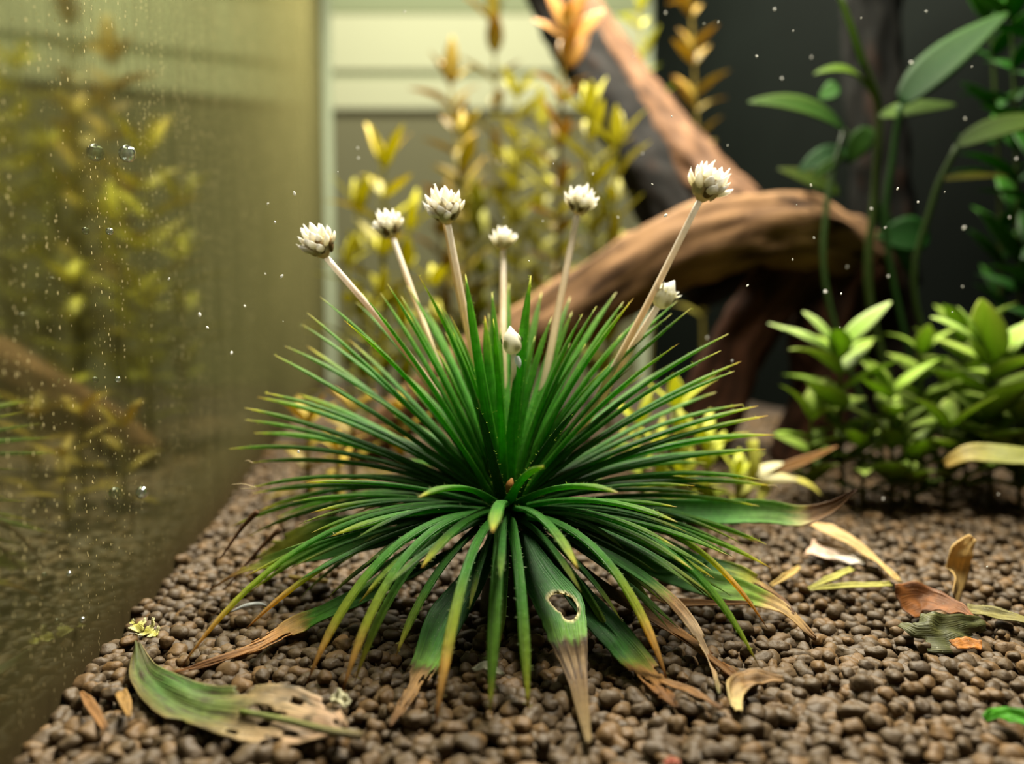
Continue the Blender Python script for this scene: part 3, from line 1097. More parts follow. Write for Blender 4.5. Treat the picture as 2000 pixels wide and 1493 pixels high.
flower(PF(637, 503, 0.0), PF(915, 860, 0.25), PF(610, 455, -0.1), 'pink', 1, size=0.215, bulge=0.06, brown=0.25)
flower(PF(768, 466, 1.3), PF(862, 730, 0.6), PF(755, 432, 1.3), 'open', 2, size=0.20, brown=0.2)
flower(PF(875, 438, 0.1), PF(950, 830, 0.2), PF(866, 395, 0.0), 'open', 3, size=0.225, brown=0.4)
tube('flower_stalk', plant, catmull([PF(958, 830, 0.7), PF(900, 600, 0.8), PF(869, 436, 0.5)], 16), lambda t: 0.026, lambda t, s: S(206, 186, 146), M_STALK, 8)
flower(PF(983, 490, 1.6), PF(982, 700, 0.8), PF(983, 462, 1.6), 'open', 4, r0=0.052, size=0.165, brown=0.1)
flower(PF(1127, 421, 1.2), PF(1060, 760, 0.5), PF(1134, 390, 1.2), 'open', 5, r0=0.05, size=0.20, brown=0.1)
flower(PF(1366, 393, 0.0), PF(1105, 880, 0.2), PF(1387, 352, -0.05), 'open', 6, size=0.235, bulge=0.05, brown=0.25)
flower(PF(1284, 600, 0.1), PF(1140, 830, 0.3), PF(1302, 572, 0.1), 'bud', 7, r0=0.047, size=0.155, tufts=7)
flower(PF(1003, 692, -0.2), PF(1004, 850, 0.1), PF(999, 660, -0.2), 'bud', 8, r0=0.036, size=0.135)

# ------------------------------------------------------------------ driftwood
def wood_part(name, parent, lst, seed, c0, c1, shade_from=2.0):
    n, m = 70, 30
    ctr = catmull([P(a, b, c) for a, b, c, w in lst], n)
    rad = [w * c / F / 2 for a, b, c, w in lst]
    fr = frames(ctr, Vector((0.2, -0.5, 0.85)))
    V, Fc, C, U = [], [], [], []
    L = 0.0
    for i, (p, T, Sd, Nn) in enumerate(fr):
        if i:
            L += (p - fr[i - 1][0]).length
        t = i / (n - 1)
        R = lerp_list(t, rad)
        for k in range(m):
            a = 2 * math.pi * k / m
            ca, sa = math.cos(a), math.sin(a)
            g = noise.noise(Vector((L * 0.45, ca * 2.4 + seed * 9, sa * 2.4)))
            g2 = noise.noise(Vector((L * 1.4, ca * 5 + seed * 5, sa * 5)))
            r = R * (1 + 0.26 * g + 0.16 * g2)
            V.append(p + Sd * (ca * r) + Nn * (sa * r))
            c = mix(c0, c1, 0.5 + 0.9 * g2)
            pit = noise.noise(Vector((L * 0.9 + 40, ca * 3.2, sa * 3.2 + seed)))
            if pit > 0.33:
                c = mix(c, S(30, 20, 14), (pit - 0.33) * 6)
            C.append(mix(c, S(26, 22, 16), (t - shade_from) * 6))  # far end painted near-black, as if the wood faded into shade
            U.append((L * 0.35, a / 6.2832))
    for i in range(n - 1):
        for k in range(m):
            a, b = i * m + k, i * m + (k + 1) % m
            Fc.append((a, b, b + m, a + m))
    Fc.append(tuple(range(m - 1, -1, -1)))
    Fc.append(tuple((n - 1) * m + k for k in range(m)))
    return link_mesh(name, V, Fc, M_WOOD, parent, C, U)


w_a, w_b = S(86, 64, 46), S(142, 110, 78)
wood = thing('driftwood', 'brown arched driftwood with a branch rising behind the rosette', 'driftwood', (G(1735, 900).x, 20, 0))
wood_part('arched_root', wood, [(690, 890, 18.6, 60), (800, 806, 18.3, 90), (950, 700, 18, 112), (1090, 625, 17.8, 128), (1250, 525, 17.6, 138), (1400, 462, 17.6, 140), (1530, 452, 18.0, 126), (1620, 480, 18.8, 130), (1690, 530, 20.2, 130), (1720, 640, 21.2, 140), (1715, 872, 21.5, 150)], 1, w_a, w_b, shade_from=0.66)
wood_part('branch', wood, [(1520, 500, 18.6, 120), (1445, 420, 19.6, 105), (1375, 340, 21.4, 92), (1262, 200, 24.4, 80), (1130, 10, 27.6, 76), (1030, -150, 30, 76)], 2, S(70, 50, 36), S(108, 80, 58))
wood_part('dark_branch', wood, [(1420, 560, 20.4, 130), (1335, 440, 21.4, 124), (1255, 300, 23.2, 110), (1175, 160, 25.4, 100), (1075, -20, 28, 96), (1000, -160, 30, 96)], 6, S(12, 12, 11), S(24, 21, 18))  # near-black wood added for the shaded underside of the branch
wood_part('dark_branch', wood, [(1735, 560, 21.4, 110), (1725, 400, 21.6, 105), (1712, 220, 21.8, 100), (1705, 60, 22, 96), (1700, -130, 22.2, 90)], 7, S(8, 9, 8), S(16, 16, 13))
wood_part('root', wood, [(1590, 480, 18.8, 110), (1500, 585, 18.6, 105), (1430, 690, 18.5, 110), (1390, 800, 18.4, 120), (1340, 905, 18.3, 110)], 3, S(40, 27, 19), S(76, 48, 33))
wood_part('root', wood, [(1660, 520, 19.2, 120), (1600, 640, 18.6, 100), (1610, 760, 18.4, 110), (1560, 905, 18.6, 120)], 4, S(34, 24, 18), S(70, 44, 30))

# ------------------------------------------------------------------ background plants
def lance(name, parent, a, tip, width, c0, c1, hint=None, arch=0.12, n=10, thick=0.12, fold=0.18, blunt=0.75, edge=None, twist=0.0, mat=None):
    d = tip - a
    h = hint or up_hint(d.normalized())
    ctrl = a.lerp(tip, 0.5) + h * arch * d.length
    rib = tuple(min(0.8, x * 1.7) for x in c0)

    def cf(t, s):
        c = mix(c0, c1, t)
        if abs(s) < 0.2:
            c = mix(c, rib, 0.6)
        return c
    return blade(name, parent, bez(a, ctrl, tip, n), lambda t: width * max(0.06, math.sin(math.pi * (0.05 + 0.93 * t ** blunt)) ** 0.85), cf, mat or M_PLANT, hint=h, thick=thick, fold=fold, m=8, twist=twist)


def stem_plant(name, label, cat, group, base, top, nodes, L, W, cols, seed, start=0.15, rise=(0.2, 0.9), stem_r=0.06, stem_col=None, bend=0.1, tuft=4, shrink=0.15, arch=0.15):
    """an upright stem with pairs of leaves, each pair turned a quarter"""
    r = random.Random(seed)
    root = thing(name, label, cat, (base.x, base.y, base.z), group)
    mid = base.lerp(top, 0.5) + Vector((r.uniform(-bend, bend), r.uniform(-bend, bend), 0)) * (top - base).length
    pts = bez(base, mid, top, 30)
    sc = stem_col or mix(cols[0], S(90, 70, 40), 0.5)
    tube('stem', root, pts, lambda t: stem_r * (1 - 0.45 * t), lambda t, s: mix(sc, cols[1], t * 0.6), M_PLANT, 8)
    a0 = r.uniform(0, 3.14)
    for k in range(nodes):
        t = start + (1 - start) * k / max(1, nodes - 1)
        p = pts[min(29, int(t * 29))]
        T = (pts[min(29, int(t * 29) + 1)] - pts[max(0, int(t * 29) - 1)]).normalized()
        e1 = T.cross(Vector((0, 1, 0.01))).normalized()
        e2 = T.cross(e1).normalized()
        last = k == nodes - 1
        for q in range(tuft if last else 2):
            a = a0 + k * 1.571 + q * (2 * math.pi / (tuft if last else 2)) + r.uniform(-0.25, 0.25)
            o = e1 * math.cos(a) + e2 * math.sin(a)
            el = r.uniform(*rise) + (0.35 if last else 0)
            d = (o * math.cos(el) + T * math.sin(el)).normalized()
            ln = L * r.uniform(0.8, 1.15) * (1 - shrink * (t if not last else 1.2))
            c0, c1 = mix(cols[0], cols[1], t), mix(cols[0], cols[1], t)
            c1 = mix(c1, cols[2], r.random() * (0.35 + 0.65 * t))
            lance('leaf', root, p + o * stem_r * 0.5, p + d * ln, W * ln / L * r.uniform(0.85, 1.15), c0, c1, arch=r.uniform(0.3, 1.3) * arch, n=8)
    return root


OL, YG, OR, PK = S(128, 130, 54), S(188, 182, 76), S(192, 142, 70), S(228, 172, 128)
# tall slender stems behind the flower heads
tall = [  # top px, top py, foot px, Y, nodes, leaf length, colours
    (965, 50, 985, 30, 9, 1.55, (OL, S(150, 138, 60), OR)), (880, 165, 960, 28, 8, 1.55, (OL, S(150, 130, 56), OR)),
    (1010, 190, 1010, 26, 9, 1.3, (OL, YG, YG)), (905, 270, 935, 25, 7, 1.4, (OL, S(160, 150, 54), OR)), (1060, 250, 1050, 27, 8, 1.4, (OL, YG, YG)),
    (1105, 60, 1095, 22, 11, 1.0, (OL, S(170, 140, 54), PK)), (1150, 230, 1140, 21, 8, 1.2, (OL, YG, YG)), (1205, 290, 1190, 20, 7, 1.15, (OL, YG, S(196, 190, 110))),
    (1345, -60, 1375, 27, 12, 1.3, (OL, S(160, 134, 54), OR)), (1000, 330, 1020, 29, 7, 1.3, (OL, YG, YG)), (1090, 380, 1085, 25, 6, 1.2, (OL, YG, YG)),
    (860, 420, 890, 27, 5, 1.3, (OL, S(150, 130, 54), OR)), (1240, -30, 1262, 31, 12, 1.2, (OL, YG, S(140, 180, 60))), (935, 420, 940, 24, 6, 1.2, (S(80, 84, 30), OL, YG)),
    (1180, 430, 1175, 25, 5, 1.1, (OL, YG, S(150, 190, 60))),
]
names = ['tallest slender stem with dull olive and orange leaves before the cream boards', 'slender stem with brownish orange tip leaves before the lower cream board',
         'leafy yellow green stem rising between two white flower heads', 'olive stem with orange tip right behind the brown-cupped flower head', 'bright yellow green stem close beside the dark branch',
         'tall stem with large pinkish orange tip leaves before the dark branch', 'yellow green stem growing against the lower dark branch', 'pale yellow tipped stem before the dark branch, above the arched wood',
         'tall stem with amber leaves before the dark backing', 'short yellow stem deep in the thicket behind the smallest open flower', 'low yellow green stem right behind the arched driftwood',
         'short orange tipped stem between the yellow bush and the thicket', 'thin green tipped stem beside the far glass edge behind the branch', 'dark olive stem low in the thicket behind the rosette tips', 'low green tipped stem in the angle of branch and arched wood']
for i, (tx, ty, fx, Y, nd, L, cols) in enumerate(tall):
    foot = P(fx, 800, Y)
    foot.z = -0.05
    stem_plant('stem_plant', names[i], 'plant', 'slender stems behind the flower heads', foot, P(tx, ty, Y), nd + 4, L * 1.15, L * 0.38, cols, 40 + i, start=0.25, rise=(0.25, 0.95), bend=0.05, stem_r=0.075)
# the large tip leaves of the pinkish stem
pk = [o for o in COL.objects if o.get('label') == names[5]][0]
for a, b, w in (((1106, 62), (1062, -25), 38), ((1108, 62), (1150, -30), 34), ((1112, 92), (1180, 20), 46), ((1104, 75), (1040, 38), 24), ((1110, 130), (1150, 70), 40)):
    lance('leaf', pk, P(a[0], a[1], 22), P(b[0], b[1], 21.6), w * 22 / F, S(196, 150, 70), PK, hint=Vector((0.1, -0.8, 0.6)), arch=0.08)

# bushy yellow plant at the far corner
for i, (tx, ty, fx, Y, nd, L) in enumerate([(752, 330, 760, 22, 7, 1.9), (700, 420, 715, 22.5, 5, 1.7), (800, 450, 790, 21.5, 5, 1.6), (745, 500, 750, 20.5, 4, 1.5), (850, 560, 850, 20, 4, 1.3), (680, 520, 690, 21, 4, 1.3), (720, 600, 725, 20, 3, 1.2)]):
    foot = P(fx, 850, Y)
    foot.z = -0.05
    stem_plant('bushy_plant', ['tall yellow stem with an amber tip beside the far glass edge', 'yellow stem leaning towards the far glass edge', 'yellow stem behind the second white flower head from the glass', 'short yellow stem in the middle of the yellow bush', 'low yellow stem at the driftwood side of the yellow bush', 'low yellow stem touching the far glass edge', 'lowest yellow tuft showing between the rosette tips and the glass edge'][i], 'plant', 'bushy yellow plants beside the far glass edge', foot, P(tx, ty, Y), nd + 1, L, L * 0.26, (S(110, 116, 38), S(186, 180, 52), S(206, 160, 60) if i == 0 else S(196, 190, 60)), 80 + i, start=0.3, rise=(0.1, 0.75), bend=0.04, tuft=4)

# bright plants low behind the rosette
for i, (tx, ty, fx, Y, nd, L) in enumerate([(1320, 800, 1330, 13.5, 4, 1.0), (1290, 880, 1300, 13, 4, 0.9), (1380, 880, 1385, 13.5, 3, 1.0), (1440, 930, 1440, 13.5, 3, 0.9), (1250, 830, 1255, 14, 4, 0.9), (1340, 940, 1345, 12.6, 3, 0.8)]):
    foot = P(fx, 1000, Y)
    foot.z = 0
    stem_plant('low_plant', ['tallest low yellow green plant close behind the rosette', 'low yellow green plant half hidden by the right rosette leaves', 'low yellow green plant between rosette leaf tips and driftwood root', 'low yellow green plant beside the pale fallen shoot', 'low yellow green plant hidden deepest behind the rosette', 'smallest yellow green tuft close behind the rosette leaves'][i], 'plant', 'low yellow green plants right behind the rosette', foot, P(tx, ty, Y), nd + 1, L, L * 0.3, (S(120, 140, 40), S(196, 204, 70), S(214, 214, 96)), 120 + i, start=0.2, rise=(0.0, 0.7), bend=0.05)
for i, (tx, ty, fx, Y, nd, L) in enumerate([(600, 830, 600, 14, 3, 0.9), (690, 800, 690, 14.5, 3, 0.9), (660, 880, 655, 13, 3, 0.7), (780, 800, 780, 15, 3, 0.9)]):
    foot = P(fx, 1000, Y)
    foot.z = 0
    stem_plant('low_plant', ['low ochre plant nearest the algae-covered glass', 'low ochre plant by the foot of the yellow bush', 'small ochre tuft on the soil behind the left rosette leaves', 'low ochre plant beside the low end of the arched wood'][i], 'plant', 'low ochre plants behind the rosette', foot, P(tx, ty, Y), nd + 1, L, L * 0.28, (S(120, 104, 40), S(170, 150, 54), S(196, 164, 64)), 140 + i, start=0.2, rise=(0.0, 0.6), bend=0.05)

# pale fallen shoot, leaves at its joint painted near-white for overexposed glare
shoot = thing('fallen_shoot', 'yellow shoot with glare painted into its strap leaves lying behind the rosette', 'plant', tuple(G(1480, 1000)))
tube('stem', shoot, catmull([P(1470, 860, 13.2), P(1472, 925, 13.1), P(1440, 990, 13.6)], 12), lambda t: 0.09, lambda t, s: S(206, 206, 96), M_PLANT, 8)
for a, b, w, c, ar in (((1470, 935), (1560, 938), 30, S(250, 240, 170), 0.05), ((1468, 930), (1530, 905), 26, S(250, 244, 190), 0.05), ((1540, 935), (1606, 970), 16, S(200, 190, 90), 0.3), ((1500, 940), (1480, 985), 24, S(200, 200, 90), 0.1), ((1475, 940), (1420, 985), 20, S(180, 180, 80), 0.1)):
    lance('leaf', shoot, P(a[0], a[1], 13.1), P(b[0], b[1], 12.9), w * 13 / F, c, c, hint=Vector((0.1, -0.6, 0.8)), arch=ar)
lance('withered_leaf', shoot, P(1495, 928, 13.0), P(1636, 872, 12.6), 22 * 13 / F, S(110, 80, 44), S(176, 128, 74), hint=Vector((0, -0.7, 0.7)), arch=-0.12, fold=0.5)

# broad-leaved bushes at the right
GB0, GB1, GB2 = S(70, 98, 32), S(132, 162, 58), S(196, 208, 116)
bush = [(1642, 690, 1650, 14.2, 6, 1.15, 0.30), (1935, 705, 1940, 13.6, 6, 1.35, 0.34), (1738, 778, 1742, 13.6, 5, 1.0, 0.34), (1585, 820, 1590, 14.0, 4, 0.9, 0.30), (1880, 660, 1885, 15.4, 6, 1.1, 0.32),
        (1800, 690, 1805, 14.8, 5, 1.0, 0.3), (1850, 840, 1850, 13.4, 4, 0.95, 0.32), (1680, 870, 1690, 13.8, 3, 0.9, 0.3), (1990, 820, 1995, 13.4, 5, 1.1, 0.32), (1780, 900, 1780, 13.6, 3, 1.0, 0.3)]
for i, (tx, ty, fx, Y, nd, L, wr) in enumerate(bush):
    foot = P(fx, 960, Y)
    foot.z = 0
    lab = ('green stem topped by two pale upright leaves, beside the dark driftwood' if i == 0 else 'largest fresh green stem of the lance-leaved bush, with glossy top leaves' if i == 1 else ['', '', 'stem with a bright square-topped leaf pair amid the green bush', 'low green stem of the bush nearest the driftwood root', 'stem at the back of the bush behind the largest fresh stem', 'stem between the two tallest stems of the green bush', 'stem with drooping pale leaves under the largest fresh stem', 'lowest small stem at the driftwood side of the bush', 'stem above the long speckled yellow leaf', 'shortest dark stem at the foot of the green bush'][i])
    stem_plant('green_bush', lab, 'plant', None if i < 2 else 'lance-leaved green bush stems', foot, P(tx, ty, Y), nd + 1, L * 1.15, L * wr * 1.6, (GB0, GB1, GB2), 200 + i, start=0.3, rise=(0.05, 0.6), bend=0.04, stem_r=0.05, stem_col=S(84, 74, 40), tuft=3, arch=0.2)
b0 = [o for o in COL.objects if str(o.get('label', '')).startswith('green stem topped')][0]
for a, b, w in (((1640, 680), (1740, 590), 44), ((1636, 682), (1568, 610), 52), ((1632, 692), (1528, 640), 40), ((1630, 690), (1500, 632), 26)):
    lance('leaf', b0, P(a[0], a[1], 14.2), P(b[0], b[1], 13.9), w * 14 / F, S(130, 168, 56), S(206, 220, 156), hint=Vector((-0.1, -0.55, 0.8)), arch=0.06)
b1 = [o for o in COL.objects if str(o.get('label', '')).startswith('largest fresh')][0]
for a, b, w in (((1936, 696), (1818, 620), 50), ((1945, 700), (2030, 630), 60), ((1950, 715), (2010, 700), 50), ((1930, 700), (1870, 600), 44)):
    lance('leaf', b1, P(a[0], a[1], 13.6), P(b[0], b[1], 13.2), w * 13.6 / F, S(140, 176, 60), S(200, 220, 140), hint=Vector((-0.1, -0.5, 0.85)), arch=0.12)
big = thing('fallen_leaf', 'long speckled yellow leaf lying before the green bush', 'leaf', tuple(G(1990, 950)))
sheet('blade', big, [P(1846, 908, 12.2), P(1890, 888, 12.0), P(1950, 890, 11.8), P(2040, 900, 11.5), P(2100, 930, 11.2)], lambda t: 0.05 + 0.36 * math.sin(math.pi * min(1, 0.08 + 0.9 * t)), lambda t, s: mix(S(164, 136, 66), S(136, 138, 62), t * 2), M_BROAD, Vector((0, -0.65, 0.75)), nx=8, ny=30, cup=0.2, wav=0.03, seed=21, thick=0.02)
tube('stalk', big, catmull([P(2100, 930, 11.2), P(2080, 980, 11.4), G(2050, 1040)], 8), lambda t: 0.05, lambda t, s: S(130, 120, 60), M_DEAD, 6)

# large-leaved plant at the upper right
bl = thing('broadleaf_plant', 'tall dark plant with large oval leaves before the dark backing', 'plant', (G(1712, 900).x, 17, 0))
tube('stem', bl, catmull([Vector((G(1712, 900).x, 17, 0)), P(1700, 600, 17), P(1710, 370, 17), P(1716, 215, 16.8), P(1690, 130, 16.6), P(1640, -10, 16.4)], 30), lambda t: 0.10 - 0.045 * t, lambda t, s: S(62, 80, 34), M_PLANT, 10)
BLG = S(70, 120, 66)
for a, b, w, Y, dy, c0, c1, ar, hint in (
        ((1760, 205), (1968, 25), 100, 16, -0.6, S(44, 92, 50), S(136, 172, 128), 0.06, (-0.45, -0.6, 0.65)),
        ((1716, 215), (1590, 145), 54, 16.6, -0.6, S(170, 180, 48), S(186, 200, 120), 0.40, (0.1, -0.6, 0.8)),
        ((1718, 228), (1868, 205), 58, 16.4, -0.5, S(150, 160, 96), S(200, 210, 160), 0.02, (0.1, -0.7, 0.7)),
        ((1650, 255), (1462, 200), 66, 17, -0.4, S(90, 128, 80), S(176, 184, 116), 0.18, (0.1, -0.75, 0.65)),
        ((1870, 285), (2060, 235), 70, 15.5, -0.6, S(120, 130, 76), S(168, 172, 104), 0.16, (0.1, -0.7, 0.7)),
        ((1684, 140), (1628, -30), 40, 16.4, -0.3, S(120, 150, 50), S(170, 176, 70), 0.02, (0.6, -0.7, 0.3)),
        ((1655, 295), (1560, 335), 60, 17.4, 0.0, S(30, 96, 26), S(40, 116, 30), 0.05, (0.1, -0.7, 0.7)),
        ((1590, 345), (1655, 298), 24, 16.8, 0.0, S(130, 170, 40), S(120, 164, 40), 0.0, (0.1, -0.7, 0.7)),
        ((1815, 465), (1712, 462), 84, 16.5, 0.3, S(50, 110, 50), S(70, 134, 66), 0.04, (0.0, -0.9, 0.4)),
        ((1840, 352), (1970, 344), 26, 16, 0.2, S(150, 120, 56), S(176, 136, 60), 0.04, (0.0, -0.6, 0.8)),
        ((1640, 175), (1600, 190), 50, 17.2, 0.2, S(90, 150, 40), S(110, 170, 50), 0.0, (0.0, -0.8, 0.5)),
        ((1640, 380), (1520, 330), 50, 18, 0.2, S(110, 120, 60), S(150, 140, 70), 0.05, (0.0, -0.7, 0.6)),
        ((1700, 390), (1790, 560), 40, 17.5, 0.2, S(40, 76, 34), S(60, 96, 44), 0.05, (0.0, -0.8, 0.5)),
        ((1700, 250), (1655, 320), 46, 17.2, 0.1, S(96, 132, 70), S(120, 156, 84), 0.03, (0.0, -0.8, 0.5))):
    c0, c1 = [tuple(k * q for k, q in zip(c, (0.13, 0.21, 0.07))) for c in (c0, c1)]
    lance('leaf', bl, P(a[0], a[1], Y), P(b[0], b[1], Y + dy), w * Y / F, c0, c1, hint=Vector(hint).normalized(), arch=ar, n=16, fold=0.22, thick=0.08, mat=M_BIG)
tube('petiole', bl, catmull([Vector((G(1740, 900).x, 16.8, 0)), P(1735, 500, 16.5), P(1745, 300, 16.2), P(1760, 205, 16)], 16), lambda t: 0.06, lambda t, s: S(50, 84, 40), M_PLANT, 8)
tube('petiole', bl, catmull([Vector((G(1640, 900).x, 16.4, 0)), P(1620, 600, 16.4), P(1615, 400, 16.6), P(1650, 255, 17)], 16), lambda t: 0.06, lambda t, s: S(60, 84, 40), M_PLANT, 8)
tube('petiole', bl, catmull([Vector((G(1800, 900).x, 16.4, 0)), P(1790, 600, 16.2), P(1820, 400, 15.8), P(1870, 285, 15.5)], 16), lambda t: 0.06, lambda t, s: S(60, 80, 40), M_PLANT, 8)
# vivid green leaves at the tank's right
for i, (tx, ty, fx, Y, nd, L) in enumerate([(1975, 40, 1995, 16.8, 9, 1.5), (2050, -20, 2040, 15.6, 9, 1.4), (1925, -60, 1950, 18.6, 9, 1.4)]):
    foot = P(fx, 860, Y)
    foot.z = 0
    stem_plant('leafy_stem', ['vivid green leafy stem at the tip of the large oval leaf', 'vivid green stem farthest out beside the dark backing', 'dark green leafy stem behind the large oval leaf'][i], 'plant', 'vivid green stems behind the large oval leaf', foot, P(tx, ty, Y), nd, L, L * 0.36, (S(18, 42, 14), S(34, 84, 22), S(78, 140, 30)), 300 + i, start=0.35, bend=0.04)

# ------------------------------------------------------------------ litter on the soil
def litter(name, label, cat, path, wl, colfn, seed, hint=FRONT, mat=None, group=None, nx=10, ny=30, **kw):
    pts = [above(*q, 0.2) if q[2] else G(q[0], q[1], 0.2) for q in path]
    ws = [w * p.y / F for w, p in zip(wl, pts)]
    o = sheet(name, None, pts, lambda t: lerp_list(t, ws), colfn, mat or M_DEAD, hint, nx=nx, ny=ny, seed=seed, **kw)
    return tag(o, label, cat, group)


def decay_col(t, s):
    n = noise.noise(Vector((t * 5, s * 1.5, 4)))
    g = ramp(t + 0.10 * n, [(0, S(92, 88, 44)), (0.12, S(88, 110, 44)), (0.3, S(84, 128, 50)), (0.45, S(116, 130, 62)), (0.55, S(158, 136, 92)), (0.8, S(176, 146, 116)), (1, S(160, 128, 96))])
    if s > 0.3 and t < 0.55:
        g = mix(g, S(140, 120, 66), (s - 0.3) * 1.2)
    if abs(s) > 0.93:
        g = mix(g, S(186, 160, 110), 0.5)
    g = mix(g, S(70, 58, 34), max(0, 1.6 * noise.noise(Vector((t * 16, s * 5, 8)))))
    return tuple(x * (0.62 + 0.3 * max(0, min(1, (t - 0.5) * 5))) for x in g)


def decay_hole(t, s):
    for ht, hs, rt, rs in ((0.60, -0.15, 0.05, 0.13), (0.66, -0.1, 0.035, 0.07), (0.64, 0.28, 0.03, 0.16), (0.76, 0.52, 0.03, 0.15), (0.70, -0.62, 0.022, 0.13), (0.87, 0.12, 0.016, 0.1), (0.5, -0.98, 0.03, 0.3), (0.83, -1.0, 0.05, 0.35), (0.72, 1.0, 0.04, 0.3), (0.55, 0.75, 0.02, 0.1), (0.92, -0.4, 0.02, 0.14), (0.40, 1.0, 0.03, 0.2)):
        if ((t - ht) / rt) ** 2 + ((s - hs) / rs) ** 2 < 1:
            return True
    return False


leaf0 = litter('decaying_leaf', 'large decaying leaf, green and tan with holes, on the soil', 'leaf', [(268, 1258, 7.35), (285, 1320, 7.1), (350, 1368, 6.85), (450, 1392, 6.66), (540, 1402, 6.58), (620, 1418, 6.5), (672, 1432, 6.42)], [14, 58, 96, 124, 150, 128, 30], decay_col, 31, hint=Vector((0.1, -0.35, 0.93)), nx=28, ny=90, hole=decay_hole, cup=0.12, wav=0.05)
tube('midrib', leaf0, catmull([G(470, 1390, 0.23), G(560, 1408, 0.24), G(640, 1428, 0.24), G(706, 1438, 0.22)], 12), lambda t: 0.022 + 0.014 * t, lambda t, s: mix(S(120, 134, 62), S(112, 96, 56), t), M_DEAD, 8)
litter('leaf_scrap', 'pale yellow star-shaped leaf scrap by the glass', 'leaf scrap', [(256, 1216, 8.2), (274, 1228, 8.1), (294, 1236, 8.0), (308, 1240, 8.0)], [8, 40, 44, 20], lambda t, s: mix(S(206, 200, 90), S(200, 196, 150), abs(s)), 32, cup=0.6, wav=0.05, hole=lambda t, s: abs(s) > 0.5 + 0.5 * math.cos(t * 22))
o = tube('white_sliver', None, catmull([G(451, 1196, 0.2), G(478, 1184, 0.25), G(505, 1180, 0.25), G(522, 1184, 0.2)], 12), lambda t: 0.022 * max(0.3, math.sin(math.pi * (0.1 + 0.8 * t))), lambda t, s: S(206, 212, 210), M_DEAD, 8)
tag(o, 'small curved white sliver lying on the soil', 'sliver')
o = tube('straw', None, catmull([G(565, 1128, 0.2), G(600, 1132, 0.22), G(640, 1136, 0.2)], 8), lambda t: 0.026, lambda t, s: S(206, 180, 84), M_DEAD, 8)
tag(o, 'short yellow straw lying under the left leaves', 'straw')
for pth, w, c, lab in (([(158, 1352, 0), (176, 1376, 0), (206, 1424, 0)], [5, 20, 12], S(150, 108, 62), 'brown pointed leaf scrap near the glass'), ([(236, 1352, 0), (246, 1376, 0), (254, 1402, 0)], [22, 22, 4], S(160, 124, 66), 'tan wedge-shaped leaf scrap beside the large decaying leaf')):
    litter('leaf_scrap', lab, 'leaf scrap', pth, w, lambda t, s, c=c: c, len(pth[0]) + int(pth[0][0]), cup=0.3, wav=0.02, nx=6, ny=12)
litter('leaf_scrap', 'crumpled whitish scrap at the end of the decaying leaf', 'leaf scrap', [(648, 1364, 0), (662, 1368, 0), (682, 1378, 0)], [12, 32, 14], lambda t, s: S(190, 186, 150), 36, cup=0.8, wav=0.06, nx=8, ny=12)
litter('leaf_scrap', 'small translucent pale scrap under the holed leaf', 'leaf scrap', [(924, 1310, 7.2), (950, 1302, 7.2), (982, 1318, 7.2)], [10, 22, 8], lambda t, s: S(186, 186, 160), 37, cup=0.4, wav=0.03, nx=6, ny=12)
# right hand litter
litter('folded_leaf', 'orange brown folded dead leaf lying on the soil', 'leaf', [(1758, 1180, 8.95), (1790, 1172, 8.9), (1830, 1180, 8.8), (1870, 1194, 8.7), (1908, 1212, 8.6)], [70, 66, 50, 34, 8], lambda t, s: mix(S(150, 92, 36), S(96, 58, 26), 0.5 + 0.5 * noise.noise(Vector((t * 4, s * 2, 1)))), 41, hint=Vector((0, -0.75, 0.6)), cup=0.35, wav=0.05)
litter('leaf_scrap', 'ragged dark green leaf piece under the orange brown leaf', 'leaf scrap', [(1756, 1222, 8.6), (1790, 1236, 8.45), (1840, 1240, 8.35), (1880, 1232, 8.35), (1925, 1222, 8.45)], [40, 84, 92, 60, 40], lambda t, s: mix(S(92, 92, 48), S(62, 68, 34), 0.5 + 0.6 * noise.noise(Vector((t * 8, s * 3, 1)))), 42, hint=Vector((0.1, -0.6, 0.75)), cup=0.2, wav=0.10, hole=lambda t, s: s > 0.3 and t < 0.35 or (s > 0.2 + 0.5 * abs(math.sin(t * 7)) and t > 0.6))
litter('leaf_scrap', 'flat green brown stalk piece joined behind the orange leaf', 'leaf scrap', [(1888, 1190, 8.9), (1940, 1200, 8.8), (2010, 1216, 8.6), (2080, 1236, 8.4)], [26, 32, 24, 10], lambda t, s: S(124, 116, 56), 43, cup=0.3, wav=0.03)
litter('leaf_scrap', 'upright tan leaf stub standing in the soil', 'leaf scrap', [(1866, 1178, 9.2), (1868, 1130, 9.2), (1878, 1080, 9.25), (1900, 1050, 9.3)], [40, 46, 52, 16], lambda t, s: mix(S(120, 94, 50), S(224, 186, 112), t * 1.8), 44, hint=Vector((0.05, -1, 0.1)), cup=0.1, wav=0.03)
litter('leaf_scrap', 'amber leaf flake beside the ragged green piece', 'leaf scrap', [(1862, 1262, 0), (1890, 1258, 0), (1918, 1262, 0)], [24, 30, 22], lambda t, s: S(170, 108, 36), 45, cup=0.2, wav=0.03, nx=6, ny=12)
litter('dead_leaf', 'long curved pale tan dead leaf behind the curled tip', 'leaf', [(1555, 1020, 0), (1600, 1030, 10.8), (1650, 1052, 10.4), (1705, 1090, 10.0), (1760, 1138, 0)], [10, 34, 30, 18, 6], lambda t, s: mix(S(210, 176, 124), S(186, 156, 90), t), 46, hint=Vector((0, -0.6, 0.8)), cup=0.25, wav=0.04)
